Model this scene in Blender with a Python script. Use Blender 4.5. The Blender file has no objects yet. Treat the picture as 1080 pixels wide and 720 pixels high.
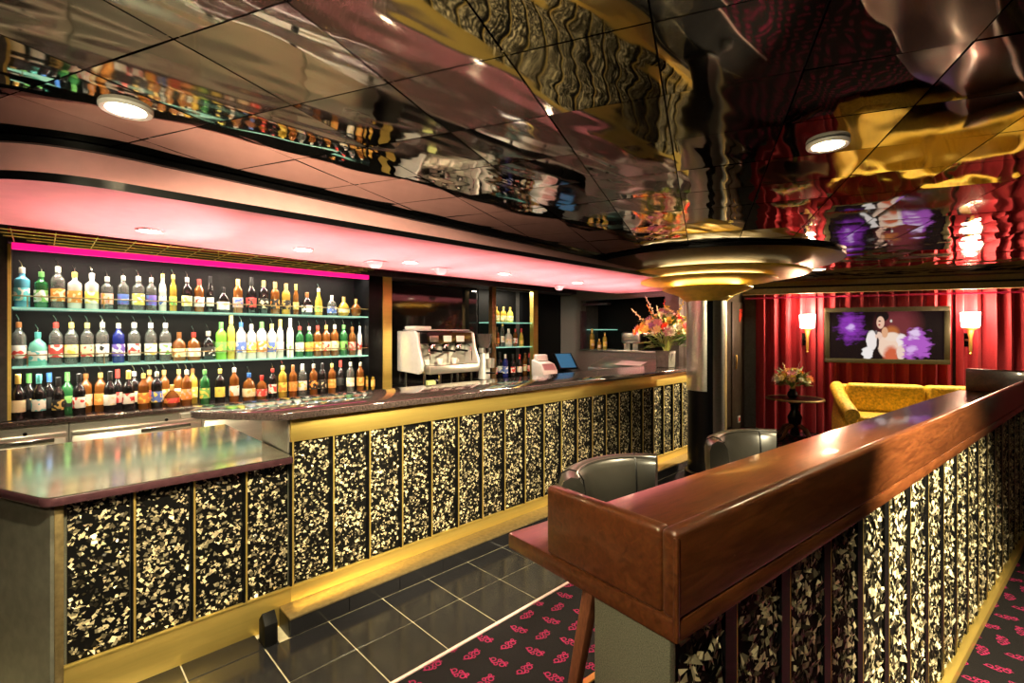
import bpy, bmesh, math, random
from math import sin, cos, pi, radians as R, sqrt, atan2
from mathutils import Vector, Matrix
random.seed(7)
sc = bpy.context.scene
C = sc.collection

# ------------------------------------------------------------------ camera / world / exposure
PXF, HOR, ALPHA, CAMZ = 508.4, 352.0, 45.45, 1.54
cam_d = bpy.data.cameras.new('camera'); cam = bpy.data.objects.new('camera', cam_d); C.objects.link(cam)
cam_d.sensor_width = 36.0; cam_d.lens = 36.0 * PXF / 1080.0; cam_d.shift_y = -(360.0 - HOR) / 1080.0
cam_d.clip_start = 0.02
cam.location = (0, 0, CAMZ); cam.rotation_euler = (R(90), 0, R(ALPHA)); sc.camera = cam
sc.view_settings.view_transform = 'Standard'; sc.view_settings.look = 'None'
sc.view_settings.gamma = 1.0; sc.view_settings.use_curve_mapping = False
sc.view_settings.exposure = 1.0
w = bpy.data.worlds.new('world'); sc.world = w; w.use_nodes = True
w.node_tree.nodes['Background'].inputs[0].default_value = (1.0, .82, .7, 1); w.node_tree.nodes['Background'].inputs[1].default_value = .012
sc.cycles.use_denoising = True
sc.cycles.max_bounces = 8; sc.cycles.glossy_bounces = 5; sc.cycles.transmission_bounces = 6
sc.cycles.sample_clamp_indirect = 6.0; sc.cycles.caustics_reflective = False; sc.cycles.caustics_refractive = False

GR = R(ALPHA - 21.65)                                   # the room (ceiling grid, far wall) stands at an angle to the bar
def gw(a, b, z=0.0):                                    # room grid coordinates -> world
    return Vector((a * cos(GR) - b * sin(GR), a * sin(GR) + b * cos(GR), z))
CEIL = 2.30

# ------------------------------------------------------------------ lights without a lamp body of their own builder below
def spot(loc, target, power, size=70, blend=.6, col=(1, .8, .5), rad=.04):
    l = bpy.data.lights.new('spot_light', 'SPOT'); l.energy = power; l.spot_size = R(size); l.spot_blend = blend; l.color = col; l.shadow_soft_size = rad
    o = bpy.data.objects.new('spot_light', l); C.objects.link(o); o.location = loc
    o.rotation_euler = (Vector(target) - Vector(loc)).to_track_quat('-Z', 'Y').to_euler(); return o
def point(loc, power, col=(1, .8, .5), rad=.04):
    l = bpy.data.lights.new('point_light', 'POINT'); l.energy = power; l.color = col; l.shadow_soft_size = rad
    o = bpy.data.objects.new('point_light', l); C.objects.link(o); o.location = loc; return o
def area(loc, target, sx, sy, power, col=(1, .8, .5), up='Y'):
    l = bpy.data.lights.new('area_light', 'AREA'); l.shape = 'RECTANGLE'; l.size = sx; l.size_y = sy; l.energy = power; l.color = col
    o = bpy.data.objects.new('area_light', l); C.objects.link(o); o.location = loc
    o.rotation_euler = (Vector(target) - Vector(loc)).to_track_quat('-Z', up).to_euler(); return o

# ------------------------------------------------------------------ materials
def node_mat(name):
    m = bpy.data.materials.new(name); m.use_nodes = True; nt = m.node_tree
    return m, nt, nt.nodes['Principled BSDF']
def mat(name, col, rough=.5, metal=0., var=.12, scale=30., bump=0., coat=0., trans=0., emit=None, es=0., spec=.5, ior=1.45, stretch=(1, 1, 1), bscale=None):
    m, nt, p = node_mat(name); N = nt.nodes; L = nt.links
    p.inputs['Roughness'].default_value = rough; p.inputs['Metallic'].default_value = metal
    p.inputs['Coat Weight'].default_value = coat; p.inputs['Coat Roughness'].default_value = .06
    p.inputs['Transmission Weight'].default_value = trans; p.inputs['IOR'].default_value = ior
    p.inputs['Specular IOR Level'].default_value = spec
    tc = N.new('ShaderNodeTexCoord'); mp = N.new('ShaderNodeMapping'); mp.inputs['Scale'].default_value = stretch
    nz = N.new('ShaderNodeTexNoise'); nz.inputs['Scale'].default_value = scale; nz.inputs['Detail'].default_value = 4
    L.new(tc.outputs['Object'], mp.inputs[0]); L.new(mp.outputs[0], nz.inputs['Vector'])
    rp = N.new('ShaderNodeValToRGB')
    rp.color_ramp.elements[0].position = .3; rp.color_ramp.elements[1].position = .7
    a = [max(0, c * (1 - var)) for c in col[:3]]; b = [min(1, c * (1 + var)) for c in col[:3]]
    rp.color_ramp.elements[0].color = (*a, 1); rp.color_ramp.elements[1].color = (*b, 1)
    L.new(nz.outputs['Fac'], rp.inputs[0]); L.new(rp.outputs[0], p.inputs['Base Color'])
    if bump:
        bp = N.new('ShaderNodeBump'); bp.inputs['Strength'].default_value = bump; bp.inputs['Distance'].default_value = .01
        src = nz
        if bscale:
            src = N.new('ShaderNodeTexNoise'); src.inputs['Scale'].default_value = bscale; L.new(mp.outputs[0], src.inputs['Vector'])
        L.new(src.outputs['Fac'], bp.inputs['Height']); L.new(bp.outputs[0], p.inputs['Normal'])
    if emit:
        p.inputs['Emission Color'].default_value = (*emit, 1); p.inputs['Emission Strength'].default_value = es
    return m

M = {}
M['black'] = mat('black_lacquer', (.003, .003, .0035), .28, 0, .3, spec=.18)
M['black_matt'] = mat('black_matt', (.0022, .002, .002), .55, 0, .3, spec=.15)
M['brass'] = mat('brushed_brass', (.78, .56, .15), .36, .85, .05, 60, .04, stretch=(1, .05, 1))
M['brass_dark'] = mat('aged_brass', (.30, .22, .10), .4, .8, .2, 40)
M['steel'] = mat('brushed_steel', (.62, .60, .54), .28, .9, .08, 50, .03, stretch=(1, .05, 1))
M['steel_light'] = mat('pale_enamelled_steel', (.62, .61, .60), .3, .35, .06, 20)
M['chrome'] = mat('chrome', (.75, .74, .72), .12, 1, .04)
M['white'] = mat('white_plastic', (.8, .79, .76), .4, 0, .05)
M['pink_paint'] = mat('rose_paint', (.80, .40, .40), .5, 0, .05, 14)  # pink deepened to carry the tint of the magenta light
M['crimson'] = mat('crimson_lacquer', (.40, .012, .07), .22, 0, .2, 8)
M['plum'] = mat('plum_trim', (.075, .045, .055), .35, 0, .2)
M['wall_dark'] = mat('charcoal_wall', (.05, .046, .042), .5, 0, .3, 25)
M['wall_grey'] = mat('grey_stone_wall', (.17, .16, .145), .45, .1, .35, 90)
M['wall_taupe'] = mat('taupe_wall', (.075, .062, .042), .5, 0, .2, 14)
M['counter'] = mat('dark_granite_top', (.045, .032, .03), .10, .0, .5, 120, coat=.6, spec=.8)
M['steel_top'] = mat('brushed_bronze_top', (.46, .42, .33), .13, .85, .35, 7, stretch=(25, 1, 1))
M['maroon'] = mat('maroon_edge', (.055, .022, .028), .25, .2, .2)
M['grey_panel'] = mat('speckled_grey_laminate', (.11, .105, .075), .5, .15, .55, 420)
M['grey_smooth'] = mat('grey_end_panel', (.15, .145, .115), .42, .4, .2, 18)
M['granite'] = mat('black_granite_tile', (.011, .0105, .012), .17, 0, .95, 260, spec=.7)
M['grout'] = mat('pale_grout', (.42, .37, .24), .8, 0, .15)
M['strip'] = mat('pink_metal_strip', (.85, .6, .58), .3, .5, .1)
M['leather'] = mat('grey_leather', (.013, .012, .010), .30, 0, .08, 9, .0, coat=.12)
M['leg_wood'] = mat('brown_leg_wood', (.10, .034, .016), .35, 0, .3, 30, stretch=(6, 6, 1))
M['black_glass'] = mat('smoked_mirror', (.05, .047, .047), .06, .9, .05, 5)
M['shelf_glass'] = mat('green_shelf_glass', (.50, .85, .72), .08, 0, .04, trans=.45, emit=(.45, .95, .75), es=.16)  # faint emission stands in for light caught in the glass edges
M['gold_dish'] = mat('gold_leaf', (.80, .56, .08), .4, .35, .15, 12)
M['brown_disc'] = mat('bronze_disc', (.10, .065, .035), .4, .4, .2, 15)
M['tan'] = mat('tan_bulkhead', (.30, .20, .075), .5, .1, .15)
M['screen_blue'] = mat('blue_screen', (.02, .06, .12), .2, 0, .1, emit=(.12, .45, .8), es=.12)
M['glow'] = mat('lamp_glow', (1, .95, .85), .5, 0, .01, emit=(1, .86, .62), es=28)
M['glow_soft'] = mat('sconce_glow', (1, .95, .85), .5, 0, .01, emit=(1, .80, .55), es=16)
M['glow_cove'] = mat('cove_glow', (1, .95, .85), .5, 0, .01, emit=(1, .78, .40), es=1.2)
M['magenta'] = mat('magenta_led', (.9, .05, .5), .5, 0, .01, emit=(.95, .004, .17), es=.75)
M['sofa'] = mat('gold_brocade', (.70, .46, .05), .5, .1, .42, 34, .12)
M['leaf'] = mat('green_leaf', (.12, .20, .04), .5, 0, .4)
M['stem'] = mat('pale_stem', (.35, .38, .10), .5, 0, .3)
M['vase'] = mat('grey_vase', (.12, .11, .095), .25, .2, .2)
M['paper'] = mat('white_paper', (.85, .84, .8), .6, 0, .03)
M['red_sign'] = mat('red_sign', (.65, .05, .02), .4, 0, .1)
M['cup'] = mat('white_china', (.85, .83, .76), .25, 0, .04)
M['smoke_plastic'] = mat('smoked_plastic', (.12, .11, .1), .15, 0, .1, trans=.4)

def wood_mat():
    m, nt, p = node_mat('polished_walnut'); N = nt.nodes; L = nt.links
    tc = N.new('ShaderNodeTexCoord'); mp = N.new('ShaderNodeMapping'); mp.inputs['Scale'].default_value = (9, 1.2, 9)
    n1 = N.new('ShaderNodeTexNoise'); n1.inputs['Scale'].default_value = 6; n1.inputs['Detail'].default_value = 8; n1.inputs['Distortion'].default_value = 1.2
    n2 = N.new('ShaderNodeTexNoise'); n2.inputs['Scale'].default_value = 160; n2.inputs['Detail'].default_value = 3
    rp = N.new('ShaderNodeValToRGB'); e = rp.color_ramp.elements
    e[0].position = .25; e[0].color = (.050, .014, .005, 1); e[1].position = .8; e[1].color = (.165, .050, .015, 1)
    mx = N.new('ShaderNodeMix'); mx.data_type = 'RGBA'; mx.blend_type = 'MULTIPLY'; mx.inputs[0].default_value = .5
    L.new(tc.outputs['Object'], mp.inputs[0]); L.new(mp.outputs[0], n1.inputs['Vector']); L.new(tc.outputs['Object'], n2.inputs['Vector'])
    L.new(n1.outputs['Fac'], rp.inputs[0]); L.new(rp.outputs[0], mx.inputs[6]); L.new(n2.outputs['Color'], mx.inputs[7])
    L.new(mx.outputs[2], p.inputs['Base Color'])
    p.inputs['Roughness'].default_value = .28; p.inputs['Coat Weight'].default_value = .55; p.inputs['Coat Roughness'].default_value = .09
    return m
M['wood'] = wood_mat()

def ceil_mat():
    m, nt, p = node_mat('smoked_mirror_ceiling'); N = nt.nodes; L = nt.links
    p.inputs['Base Color'].default_value = (.34, .315, .275, 1); p.inputs['Metallic'].default_value = 1; p.inputs['Roughness'].default_value = .035
    tc = N.new('ShaderNodeTexCoord'); nz = N.new('ShaderNodeTexNoise'); nz.inputs['Scale'].default_value = 3.2; nz.inputs['Detail'].default_value = 1
    mp = N.new('ShaderNodeMapping'); mp.inputs['Scale'].default_value = (2.2, .7, 1)
    geo = N.new('ShaderNodeNewGeometry')
    bp = N.new('ShaderNodeBump'); bp.inputs['Strength'].default_value = .35; bp.inputs['Distance'].default_value = .012
    L.new(geo.outputs['Position'], mp.inputs[0]); L.new(mp.outputs[0], nz.inputs['Vector']); L.new(nz.outputs['Fac'], bp.inputs['Height']); L.new(bp.outputs[0], p.inputs['Normal'])
    # faint smudges of haze on the polish
    n2 = N.new('ShaderNodeTexNoise'); n2.inputs['Scale'].default_value = 1.7; n2.inputs['Detail'].default_value = 3
    mr = N.new('ShaderNodeMapRange'); mr.inputs[1].default_value = .4; mr.inputs[2].default_value = .75; mr.inputs[3].default_value = .03; mr.inputs[4].default_value = .09
    L.new(geo.outputs['Position'], n2.inputs['Vector']); L.new(n2.outputs['Fac'], mr.inputs[0]); L.new(mr.outputs[0], p.inputs['Roughness'])
    return m
M['ceil'] = ceil_mat()

def chip_mat(name, c0, c1, metal, rough):
    m, nt, p = node_mat(name); N = nt.nodes; L = nt.links
    geo = N.new('ShaderNodeNewGeometry'); rp = N.new('ShaderNodeValToRGB'); e = rp.color_ramp.elements
    e[0].position = .22; e[0].color = (*c0, 1); e[1].position = .78; e[1].color = (*c1, 1)
    el = rp.color_ramp.elements.new(.5); el.color = (*[(.35 * a + .65 * b) * .55 for a, b in zip(c0, c1)], 1)
    nz = N.new('ShaderNodeTexNoise'); nz.inputs['Scale'].default_value = 90
    tc = N.new('ShaderNodeTexCoord'); L.new(tc.outputs['Object'], nz.inputs['Vector'])
    mx = N.new('ShaderNodeMix'); mx.data_type = 'RGBA'; mx.blend_type = 'OVERLAY'; mx.inputs[0].default_value = .35
    L.new(geo.outputs['Random Per Island'], rp.inputs[0]); L.new(rp.outputs[0], mx.inputs[6]); L.new(nz.outputs['Fac'], mx.inputs[7]); L.new(mx.outputs[2], p.inputs['Base Color'])
    p.inputs['Metallic'].default_value = metal; p.inputs['Roughness'].default_value = rough
    return m
M['chip'] = chip_mat('pearl_chips', (.02, .016, .01), (.95, .80, .50), .35, .3)
M['chip_r'] = chip_mat('pearl_chips_large', (.02, .018, .012), (.90, .78, .50), .3, .3)

def carpet_mat():
    m, nt, p = node_mat('patterned_carpet'); N = nt.nodes; L = nt.links
    p.inputs['Roughness'].default_value = .95; p.inputs['Specular IOR Level'].default_value = .1
    def math_(op, a, b=None, c=None):
        n = N.new('ShaderNodeMath'); n.operation = op
        for i, x in enumerate((a, b, c)):
            if x is None: continue
            if isinstance(x, (int, float)): n.inputs[i].default_value = x
            else: L.new(x, n.inputs[i])
        return n.outputs[0]
    geo = N.new('ShaderNodeNewGeometry'); mp = N.new('ShaderNodeMapping'); mp.vector_type = 'POINT'
    mp.inputs['Rotation'].default_value = (0, 0, -GR); L.new(geo.outputs['Position'], mp.inputs[0])
    sp = N.new('ShaderNodeSeparateXYZ'); L.new(mp.outputs[0], sp.inputs[0])
    S = .135
    u = math_('DIVIDE', math_('ADD', sp.outputs[0], .965), S); v = math_('DIVIDE', math_('ADD', sp.outputs[1], .553), S)
    iu = math_('FLOOR', u); iv = math_('FLOOR', v)
    fu = math_('SUBTRACT', math_('SUBTRACT', u, iu), .5); fv = math_('SUBTRACT', math_('SUBTRACT', v, iv), .5)
    par = math_('MODULO', math_('ABSOLUTE', math_('ADD', iu, iv)), 2.0)
    ang = math_('MULTIPLY_ADD', math_('GREATER_THAN', par, .5), R(75), R(-75))
    ca = math_('COSINE', ang); sa = math_('SINE', ang)
    x = math_('SUBTRACT', math_('MULTIPLY', fu, ca), math_('MULTIPLY', fv, sa))
    y = math_('ADD', math_('MULTIPLY', fu, sa), math_('MULTIPLY', fv, ca))
    def line(d, wd): return math_('LESS_THAN', math_('ABSOLUTE', d), wd)
    def ring(cx, cy, r, wd):
        dx = math_('SUBTRACT', x, cx); dy = math_('SUBTRACT', y, cy)
        return line(math_('SUBTRACT', math_('SQRT', math_('ADD', math_('MULTIPLY', dx, dx), math_('MULTIPLY', dy, dy))), r), wd)
    # scroll motif: an S wave, two curls and a hook
    wave = line(math_('SUBTRACT', y, math_('MULTIPLY', math_('SINE', math_('MULTIPLY', x, 12.0)), .09)), .030)
    inx = math_('LESS_THAN', math_('ABSOLUTE', x), .36)
    s = math_('MULTIPLY', wave, inx)
    for t in ((-.20, .07, .085, .022), (.19, -.07, .085, .022), (.04, .10, .06, .02), (-.03, -.11, .06, .02), (.30, .06, .05, .02)):
        s = math_('MAXIMUM', s, ring(*t))
    n2 = N.new('ShaderNodeTexNoise'); n2.inputs['Scale'].default_value = 240; L.new(geo.outputs['Position'], n2.inputs['Vector'])
    fade = math_('MULTIPLY', s, math_('MULTIPLY_ADD', n2.outputs['Fac'], .9, .35))
    cl = N.new('ShaderNodeClamp'); L.new(fade, cl.inputs[0])
    n1 = N.new('ShaderNodeTexNoise'); n1.inputs['Scale'].default_value = 500; L.new(geo.outputs['Position'], n1.inputs['Vector'])
    base = N.new('ShaderNodeValToRGB'); base.color_ramp.elements[0].position = .35; base.color_ramp.elements[0].color = (.0022, .002, .0025, 1); base.color_ramp.elements[1].position = .75; base.color_ramp.elements[1].color = (.012, .010, .0115, 1)
    L.new(n1.outputs['Fac'], base.inputs[0])
    mx = N.new('ShaderNodeMix'); mx.data_type = 'RGBA'; L.new(cl.outputs[0], mx.inputs[0]); L.new(base.outputs[0], mx.inputs[6]); mx.inputs[7].default_value = (.21, .011, .056, 1)
    L.new(mx.outputs[2], p.inputs['Base Color'])
    bp = N.new('ShaderNodeBump'); bp.inputs['Strength'].default_value = .4; bp.inputs['Distance'].default_value = .004; L.new(n1.outputs['Fac'], bp.inputs['Height']); L.new(bp.outputs[0], p.inputs['Normal'])
    return m
M['carpet'] = carpet_mat()

def curtain_mat():
    m, nt, p = node_mat('red_velvet'); N = nt.nodes; L = nt.links
    nz = N.new('ShaderNodeTexNoise'); nz.inputs['Scale'].default_value = 60; nz.inputs['Detail'].default_value = 3
    tc = N.new('ShaderNodeTexCoord'); L.new(tc.outputs['Object'], nz.inputs['Vector'])
    rp = N.new('ShaderNodeValToRGB'); rp.color_ramp.elements[0].color = (.20, .005, .014, 1); rp.color_ramp.elements[1].color = (.40, .018, .03, 1)
    L.new(nz.outputs['Fac'], rp.inputs[0]); L.new(rp.outputs[0], p.inputs['Base Color'])
    p.inputs['Roughness'].default_value = .75; p.inputs['Sheen Weight'].default_value = .15; p.inputs['Sheen Tint'].default_value = (1, .3, .35, 1)
    return m
M['curtain'] = curtain_mat()

def tv_mat():
    m, nt, p = node_mat('television_picture'); N = nt.nodes; L = nt.links
    tc = N.new('ShaderNodeTexCoord'); nz = N.new('ShaderNodeTexNoise'); nz.inputs['Scale'].default_value = 11; nz.inputs['Detail'].default_value = 6
    L.new(tc.outputs['Generated'], nz.inputs['Vector'])
    sep = N.new('ShaderNodeSeparateXYZ'); L.new(tc.outputs['Generated'], sep.inputs[0])
    cur = None
    def mathn(op, a, b):
        n = N.new('ShaderNodeMath'); n.operation = op
        for i, x in enumerate((a, b)):
            if isinstance(x, (int, float)): n.inputs[i].default_value = x
            else: L.new(x, n.inputs[i])
        return n.outputs[0]
    blobs = [(.195, .68, .12, .34, (.30, .04, .50), .55, .5), (.20, .66, .04, .09, (.75, .50, .95), .6, .6),
             (.62, .72, .20, .42, (.20, .035, .04), .6, 0), (.56, .56, .07, .15, (.55, .16, .04), .4, 0),
             (.535, .28, .10, .27, (1, .72, .55), .12, .05), (.56, .47, .075, .10, (1, .78, .62), .25, .05), (.555, .06, .07, .24, (.72, .14, .06), .4, .15),
             (.50, .56, .03, .12, (.85, .45, .25), .2, 0), (.385, .38, .05, .22, (1, .90, .86), .12, .12), (.345, .13, .055, .15, (1, .93, .9), .15, .3),
             (.65, .38, .05, .17, (1, .88, .85), .15, .25), (.64, .14, .04, .16, (.95, .72, .6), .2, .1),
             (.77, .30, .12, .36, (.50, .12, .62), .25, .5), (.755, .52, .05, .12, (.88, .66, .95), .4, .6), (.73, .2, .05, .1, (.80, .5, .9), .5, .6),
             (.480, .90, .058, .115, (.012, .006, .006), .15, .05), (.462, .77, .036, .135, (.92, .56, .40), .12, 0), (.452, .72, .010, .02, (.45, .05, .05), .3, 0),
             (.455, .80, .013, .016, (.05, .02, .02), .4, 0), (.555, .80, .012, .035, (.8, .7, .6), .5, 0),
             (.447, .49, .034, .085, (.95, .66, .52), .15, .05), (.438, .34, .012, .12, (.05, .03, .03), .2, 0), (.425, .56, .012, .05, (.20, .15, .15), .2, 0)]
    col0 = N.new('ShaderNodeRGB'); col0.outputs[0].default_value = (.010, .004, .005, 1); cur = col0.outputs[0]
    for (cx, cy, rx, ry, c, soft, ns) in blobs:
        dx = mathn('DIVIDE', mathn('SUBTRACT', sep.outputs[0], cx), rx); dy = mathn('DIVIDE', mathn('SUBTRACT', sep.outputs[2], cy), ry)
        d = mathn('SQRT', mathn('ADD', mathn('MULTIPLY', dx, dx), mathn('MULTIPLY', dy, dy)), 0)
        if ns: d = mathn('ADD', d, mathn('MULTIPLY', mathn('SUBTRACT', nz.outputs['Fac'], .5), ns * 4.0))
        mr = N.new('ShaderNodeMapRange'); mr.inputs[1].default_value = 1 - soft; mr.inputs[2].default_value = 1 + soft * .3; mr.inputs[3].default_value = 1; mr.inputs[4].default_value = 0
        L.new(d, mr.inputs[0])
        mx = N.new('ShaderNodeMix'); mx.data_type = 'RGBA'; L.new(mr.outputs[0], mx.inputs[0]); L.new(cur, mx.inputs[6]); mx.inputs[7].default_value = (*c, 1); cur = mx.outputs[2]
    p.inputs['Base Color'].default_value = (.003, .003, .003, 1); p.inputs['Roughness'].default_value = .25; p.inputs['Specular IOR Level'].default_value = .15
    L.new(cur, p.inputs['Emission Color']); p.inputs['Emission Strength'].default_value = .42
    return m
M['tv'] = tv_mat()

# ------------------------------------------------------------------ mesh helpers
class G:
    def __init__(s): s.v = []; s.f = []
    def add(s, vs, fs):
        o = len(s.v); s.v += [tuple(v) for v in vs]; s.f += [tuple(i + o for i in f) for f in fs]; return s
    def box(s, x0, x1, y0, y1, z0, z1):
        return s.add([(x0, y0, z0), (x1, y0, z0), (x1, y1, z0), (x0, y1, z0), (x0, y0, z1), (x1, y0, z1), (x1, y1, z1), (x0, y1, z1)],
                     [(0, 3, 2, 1), (4, 5, 6, 7), (0, 1, 5, 4), (1, 2, 6, 5), (2, 3, 7, 6), (3, 0, 4, 7)])
    def loft(s, pa, za, pb, zb, capa=True, capb=True):
        n = len(pa); vs = [(x, y, za) for x, y in pa] + [(x, y, zb) for x, y in pb]
        fs = [(i, (i + 1) % n, n + (i + 1) % n, n + i) for i in range(n)]
        if capa: fs.append(tuple(reversed(range(n))))
        if capb: fs.append(tuple(range(n, 2 * n)))
        return s.add(vs, fs)
    def prism(s, p, z0, z1): return s.loft(p, z0, p, z1)
    def prism_y(s, p, y0, y1):                         # polygon in x,z extruded along y
        n = len(p); vs = [(x, y0, z) for x, z in p] + [(x, y1, z) for x, z in p]
        return s.add(vs, [(i, n + i, n + (i + 1) % n, (i + 1) % n) for i in range(n)] + [tuple(range(n)), tuple(reversed(range(n, 2 * n)))])
    def lathe(s, prof, seg=20, a0=0., a1=2 * pi, cx=0., cy=0., cz=0.):
        full = abs(a1 - a0 - 2 * pi) < 1e-6; k = seg if full else seg + 1; n = len(prof); vs = []; fs = []
        for j in range(k):
            a = a0 + (a1 - a0) * j / seg
            for r, z in prof: vs.append((cx + r * cos(a), cy + r * sin(a), cz + z))
        for j in range(seg):
            j2 = (j + 1) % k
            for i in range(n - 1): fs.append((j * n + i, j2 * n + i, j2 * n + i + 1, j * n + i + 1))
        if full:
            for i in (0, n - 1):
                if prof[i][0] > 1e-6: fs.append(tuple((j * n + i) for j in (range(k) if i else reversed(range(k)))))
        return s.add(vs, fs)
    def tube(s, pts, r, seg=8, caps=True):
        pts = [Vector(p) for p in pts]; n = len(pts); rr = r if isinstance(r, (list, tuple)) else [r] * n; vs = []; fs = []
        t0 = (pts[1] - pts[0]).normalized(); ref = Vector((0, 0, 1)) if abs(t0.z) < .9 else Vector((1, 0, 0)); nx = t0.cross(ref).normalized()
        for i, p in enumerate(pts):
            t = ((pts[min(i + 1, n - 1)] - pts[max(i - 1, 0)])).normalized(); nx = (nx - t * nx.dot(t)).normalized(); ny = t.cross(nx)
            for k in range(seg): a = 2 * pi * k / seg; vs.append(p + (nx * cos(a) + ny * sin(a)) * rr[i])
        for i in range(n - 1):
            for k in range(seg): k2 = (k + 1) % seg; fs.append((i * seg + k, i * seg + k2, (i + 1) * seg + k2, (i + 1) * seg + k))
        if caps: fs.append(tuple(reversed(range(seg)))); fs.append(tuple(range((n - 1) * seg, n * seg)))
        return s.add(vs, fs)
    def ball(s, c, r, sx=1, sy=1, sz=1, seg=10, rings=6):
        o = len(s.v); s.lathe([(max(1e-5, r * sin(pi * i / rings)), -r * cos(pi * i / rings)) for i in range(rings + 1)], seg)
        for i in range(o, len(s.v)): x, y, z = s.v[i]; s.v[i] = (c[0] + x * sx, c[1] + y * sy, c[2] + z * sz)
        return s
    def sweep(s, path, section, caps=True):            # section (out, up) carried along a plan path [(x, y, nx, ny)]
        m = len(section); vs = []; fs = []; n = len(path)
        for (x, y, nx, ny) in path:
            for (o, z) in section: vs.append((x + nx * o, y + ny * o, z))
        for i in range(n - 1):
            for k in range(m): k2 = (k + 1) % m; fs.append((i * m + k, i * m + k2, (i + 1) * m + k2, (i + 1) * m + k))
        if caps: fs.append(tuple(reversed(range(m)))); fs.append(tuple(range((n - 1) * m, n * m)))
        return s.add(vs, fs)
def mesh(name, g, m, bev=0., seg=2, smooth=35):
    me = bpy.data.meshes.new(name); me.from_pydata(g.v, [], g.f)
    bm = bmesh.new(); bm.from_mesh(me)
    bmesh.ops.recalc_face_normals(bm, faces=bm.faces)
    if bev: bmesh.ops.bevel(bm, geom=[e for e in bm.edges if len(e.link_faces) == 2 and e.calc_face_angle(0) > .5], offset=bev, segments=seg, affect='EDGES', profile=.5)
    bm.to_mesh(me); bm.free()
    if smooth:
        me.polygons.foreach_set('use_smooth', [True] * len(me.polygons)); me.set_sharp_from_angle(angle=R(smooth))
    me.materials.append(M[m] if isinstance(m, str) else m); return me
def inst(name, me, parent=None, loc=(0, 0, 0), rz=0., scale=None):
    o = bpy.data.objects.new(name, me); C.objects.link(o); o.location = loc; o.rotation_euler = (0, 0, rz)
    if scale: o.scale = scale
    if parent: o.parent = parent
    return o
def obj(name, g, m, parent=None, loc=(0, 0, 0), rz=0., bev=0., seg=2, smooth=35):
    return inst(name, mesh(name, g, m, bev, seg, smooth), parent, loc, rz)
def tag(o, label=None, cat=None, group=None, kind=None):
    if label: o['label'] = label
    if cat: o['category'] = cat
    if group: o['group'] = group
    if kind: o['kind'] = kind
    return o
def thing(name, label, cat, loc=(0, 0, 0), rz=0., group=None):
    o = bpy.data.objects.new(name, None); C.objects.link(o); o.location = loc; o.rotation_euler = (0, 0, rz); o.empty_display_size = .1
    return tag(o, label, cat, group)
def struct(name, g, m, label, bev=0., smooth=35):
    return tag(obj(name, g, m, bev=bev, smooth=smooth), label, None, None, 'structure')
def copy_tree(o, parent=None):
    c = o.copy(); C.objects.link(c); c.parent = parent
    for ch in o.children: copy_tree(ch, c)
    return c
def rpoly(pts, rad, seg=6):                             # polygon with rounded corners; rad per corner
    out = []; n = len(pts)
    for i, p in enumerate(pts):
        r = rad[i] if isinstance(rad, (list, tuple)) else rad
        p = Vector(p); a = Vector(pts[i - 1]) - p; b = Vector(pts[(i + 1) % n]) - p
        if r <= 0: out.append(tuple(p)); continue
        an = a.angle(b) / 2; d = min(r / math.tan(an), a.length * .49, b.length * .49)
        p0 = p + a.normalized() * d; p1 = p + b.normalized() * d
        for k in range(seg + 1):
            t = k / seg; out.append(tuple(p0 * (1 - t) ** 2 + p * 2 * t * (1 - t) + p1 * t * t))
    return out
def px_dir(px):
    cx = (px - 540.) / PXF; A = R(ALPHA)
    return (cx * cos(A) - sin(A), cx * sin(A) + cos(A))
def bar_y(px, X): d = px_dir(px); return d[1] / d[0] * X  # where the sight line of a photo column meets the plane x = X

# ================================================================== STRUCTURE
FX = -2.68                                              # bar front plane
ACX = -2.52                                             # foot of the step
CARX = -1.875                                           # edge of the carpet
def gpoly(a0, a1, b0, b1): return [tuple(gw(a, b)[:2]) for a, b in ((a0, b0), (a1, b0), (a1, b1), (a0, b1))]
floor = struct('floor', G().prism(gpoly(-6.6, 5.3, -2.4, 9.0), -.05, 0), 'carpet', 'black carpet with scattered magenta scroll motifs')
obj('grout_bed', G().box(-5.1, CARX - .012, -1.6, 6.1, .0003, .002), 'grout', floor)
tl = .318
tile_me = mesh('floor_tile', G().box(-tl / 2 + .003, tl / 2 - .003, -tl / 2 + .003, tl / 2 - .003, 0, .006), 'granite', bev=.0015, seg=1)
for i in range(2):
    for j in range(22):
        inst('floor_tile', tile_me, floor, (ACX + tl * (i + .5), -.80 + tl * (j + .5) , .001))
for j in range(5): inst('floor_tile', tile_me, floor, (ACX - tl * .5, -.80 + tl * (j + .5), .001))
obj('threshold_strip', G().box(CARX - .012, CARX + .004, -1.6, 6.0, .0005, .009), 'strip', floor, bev=.002)

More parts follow.
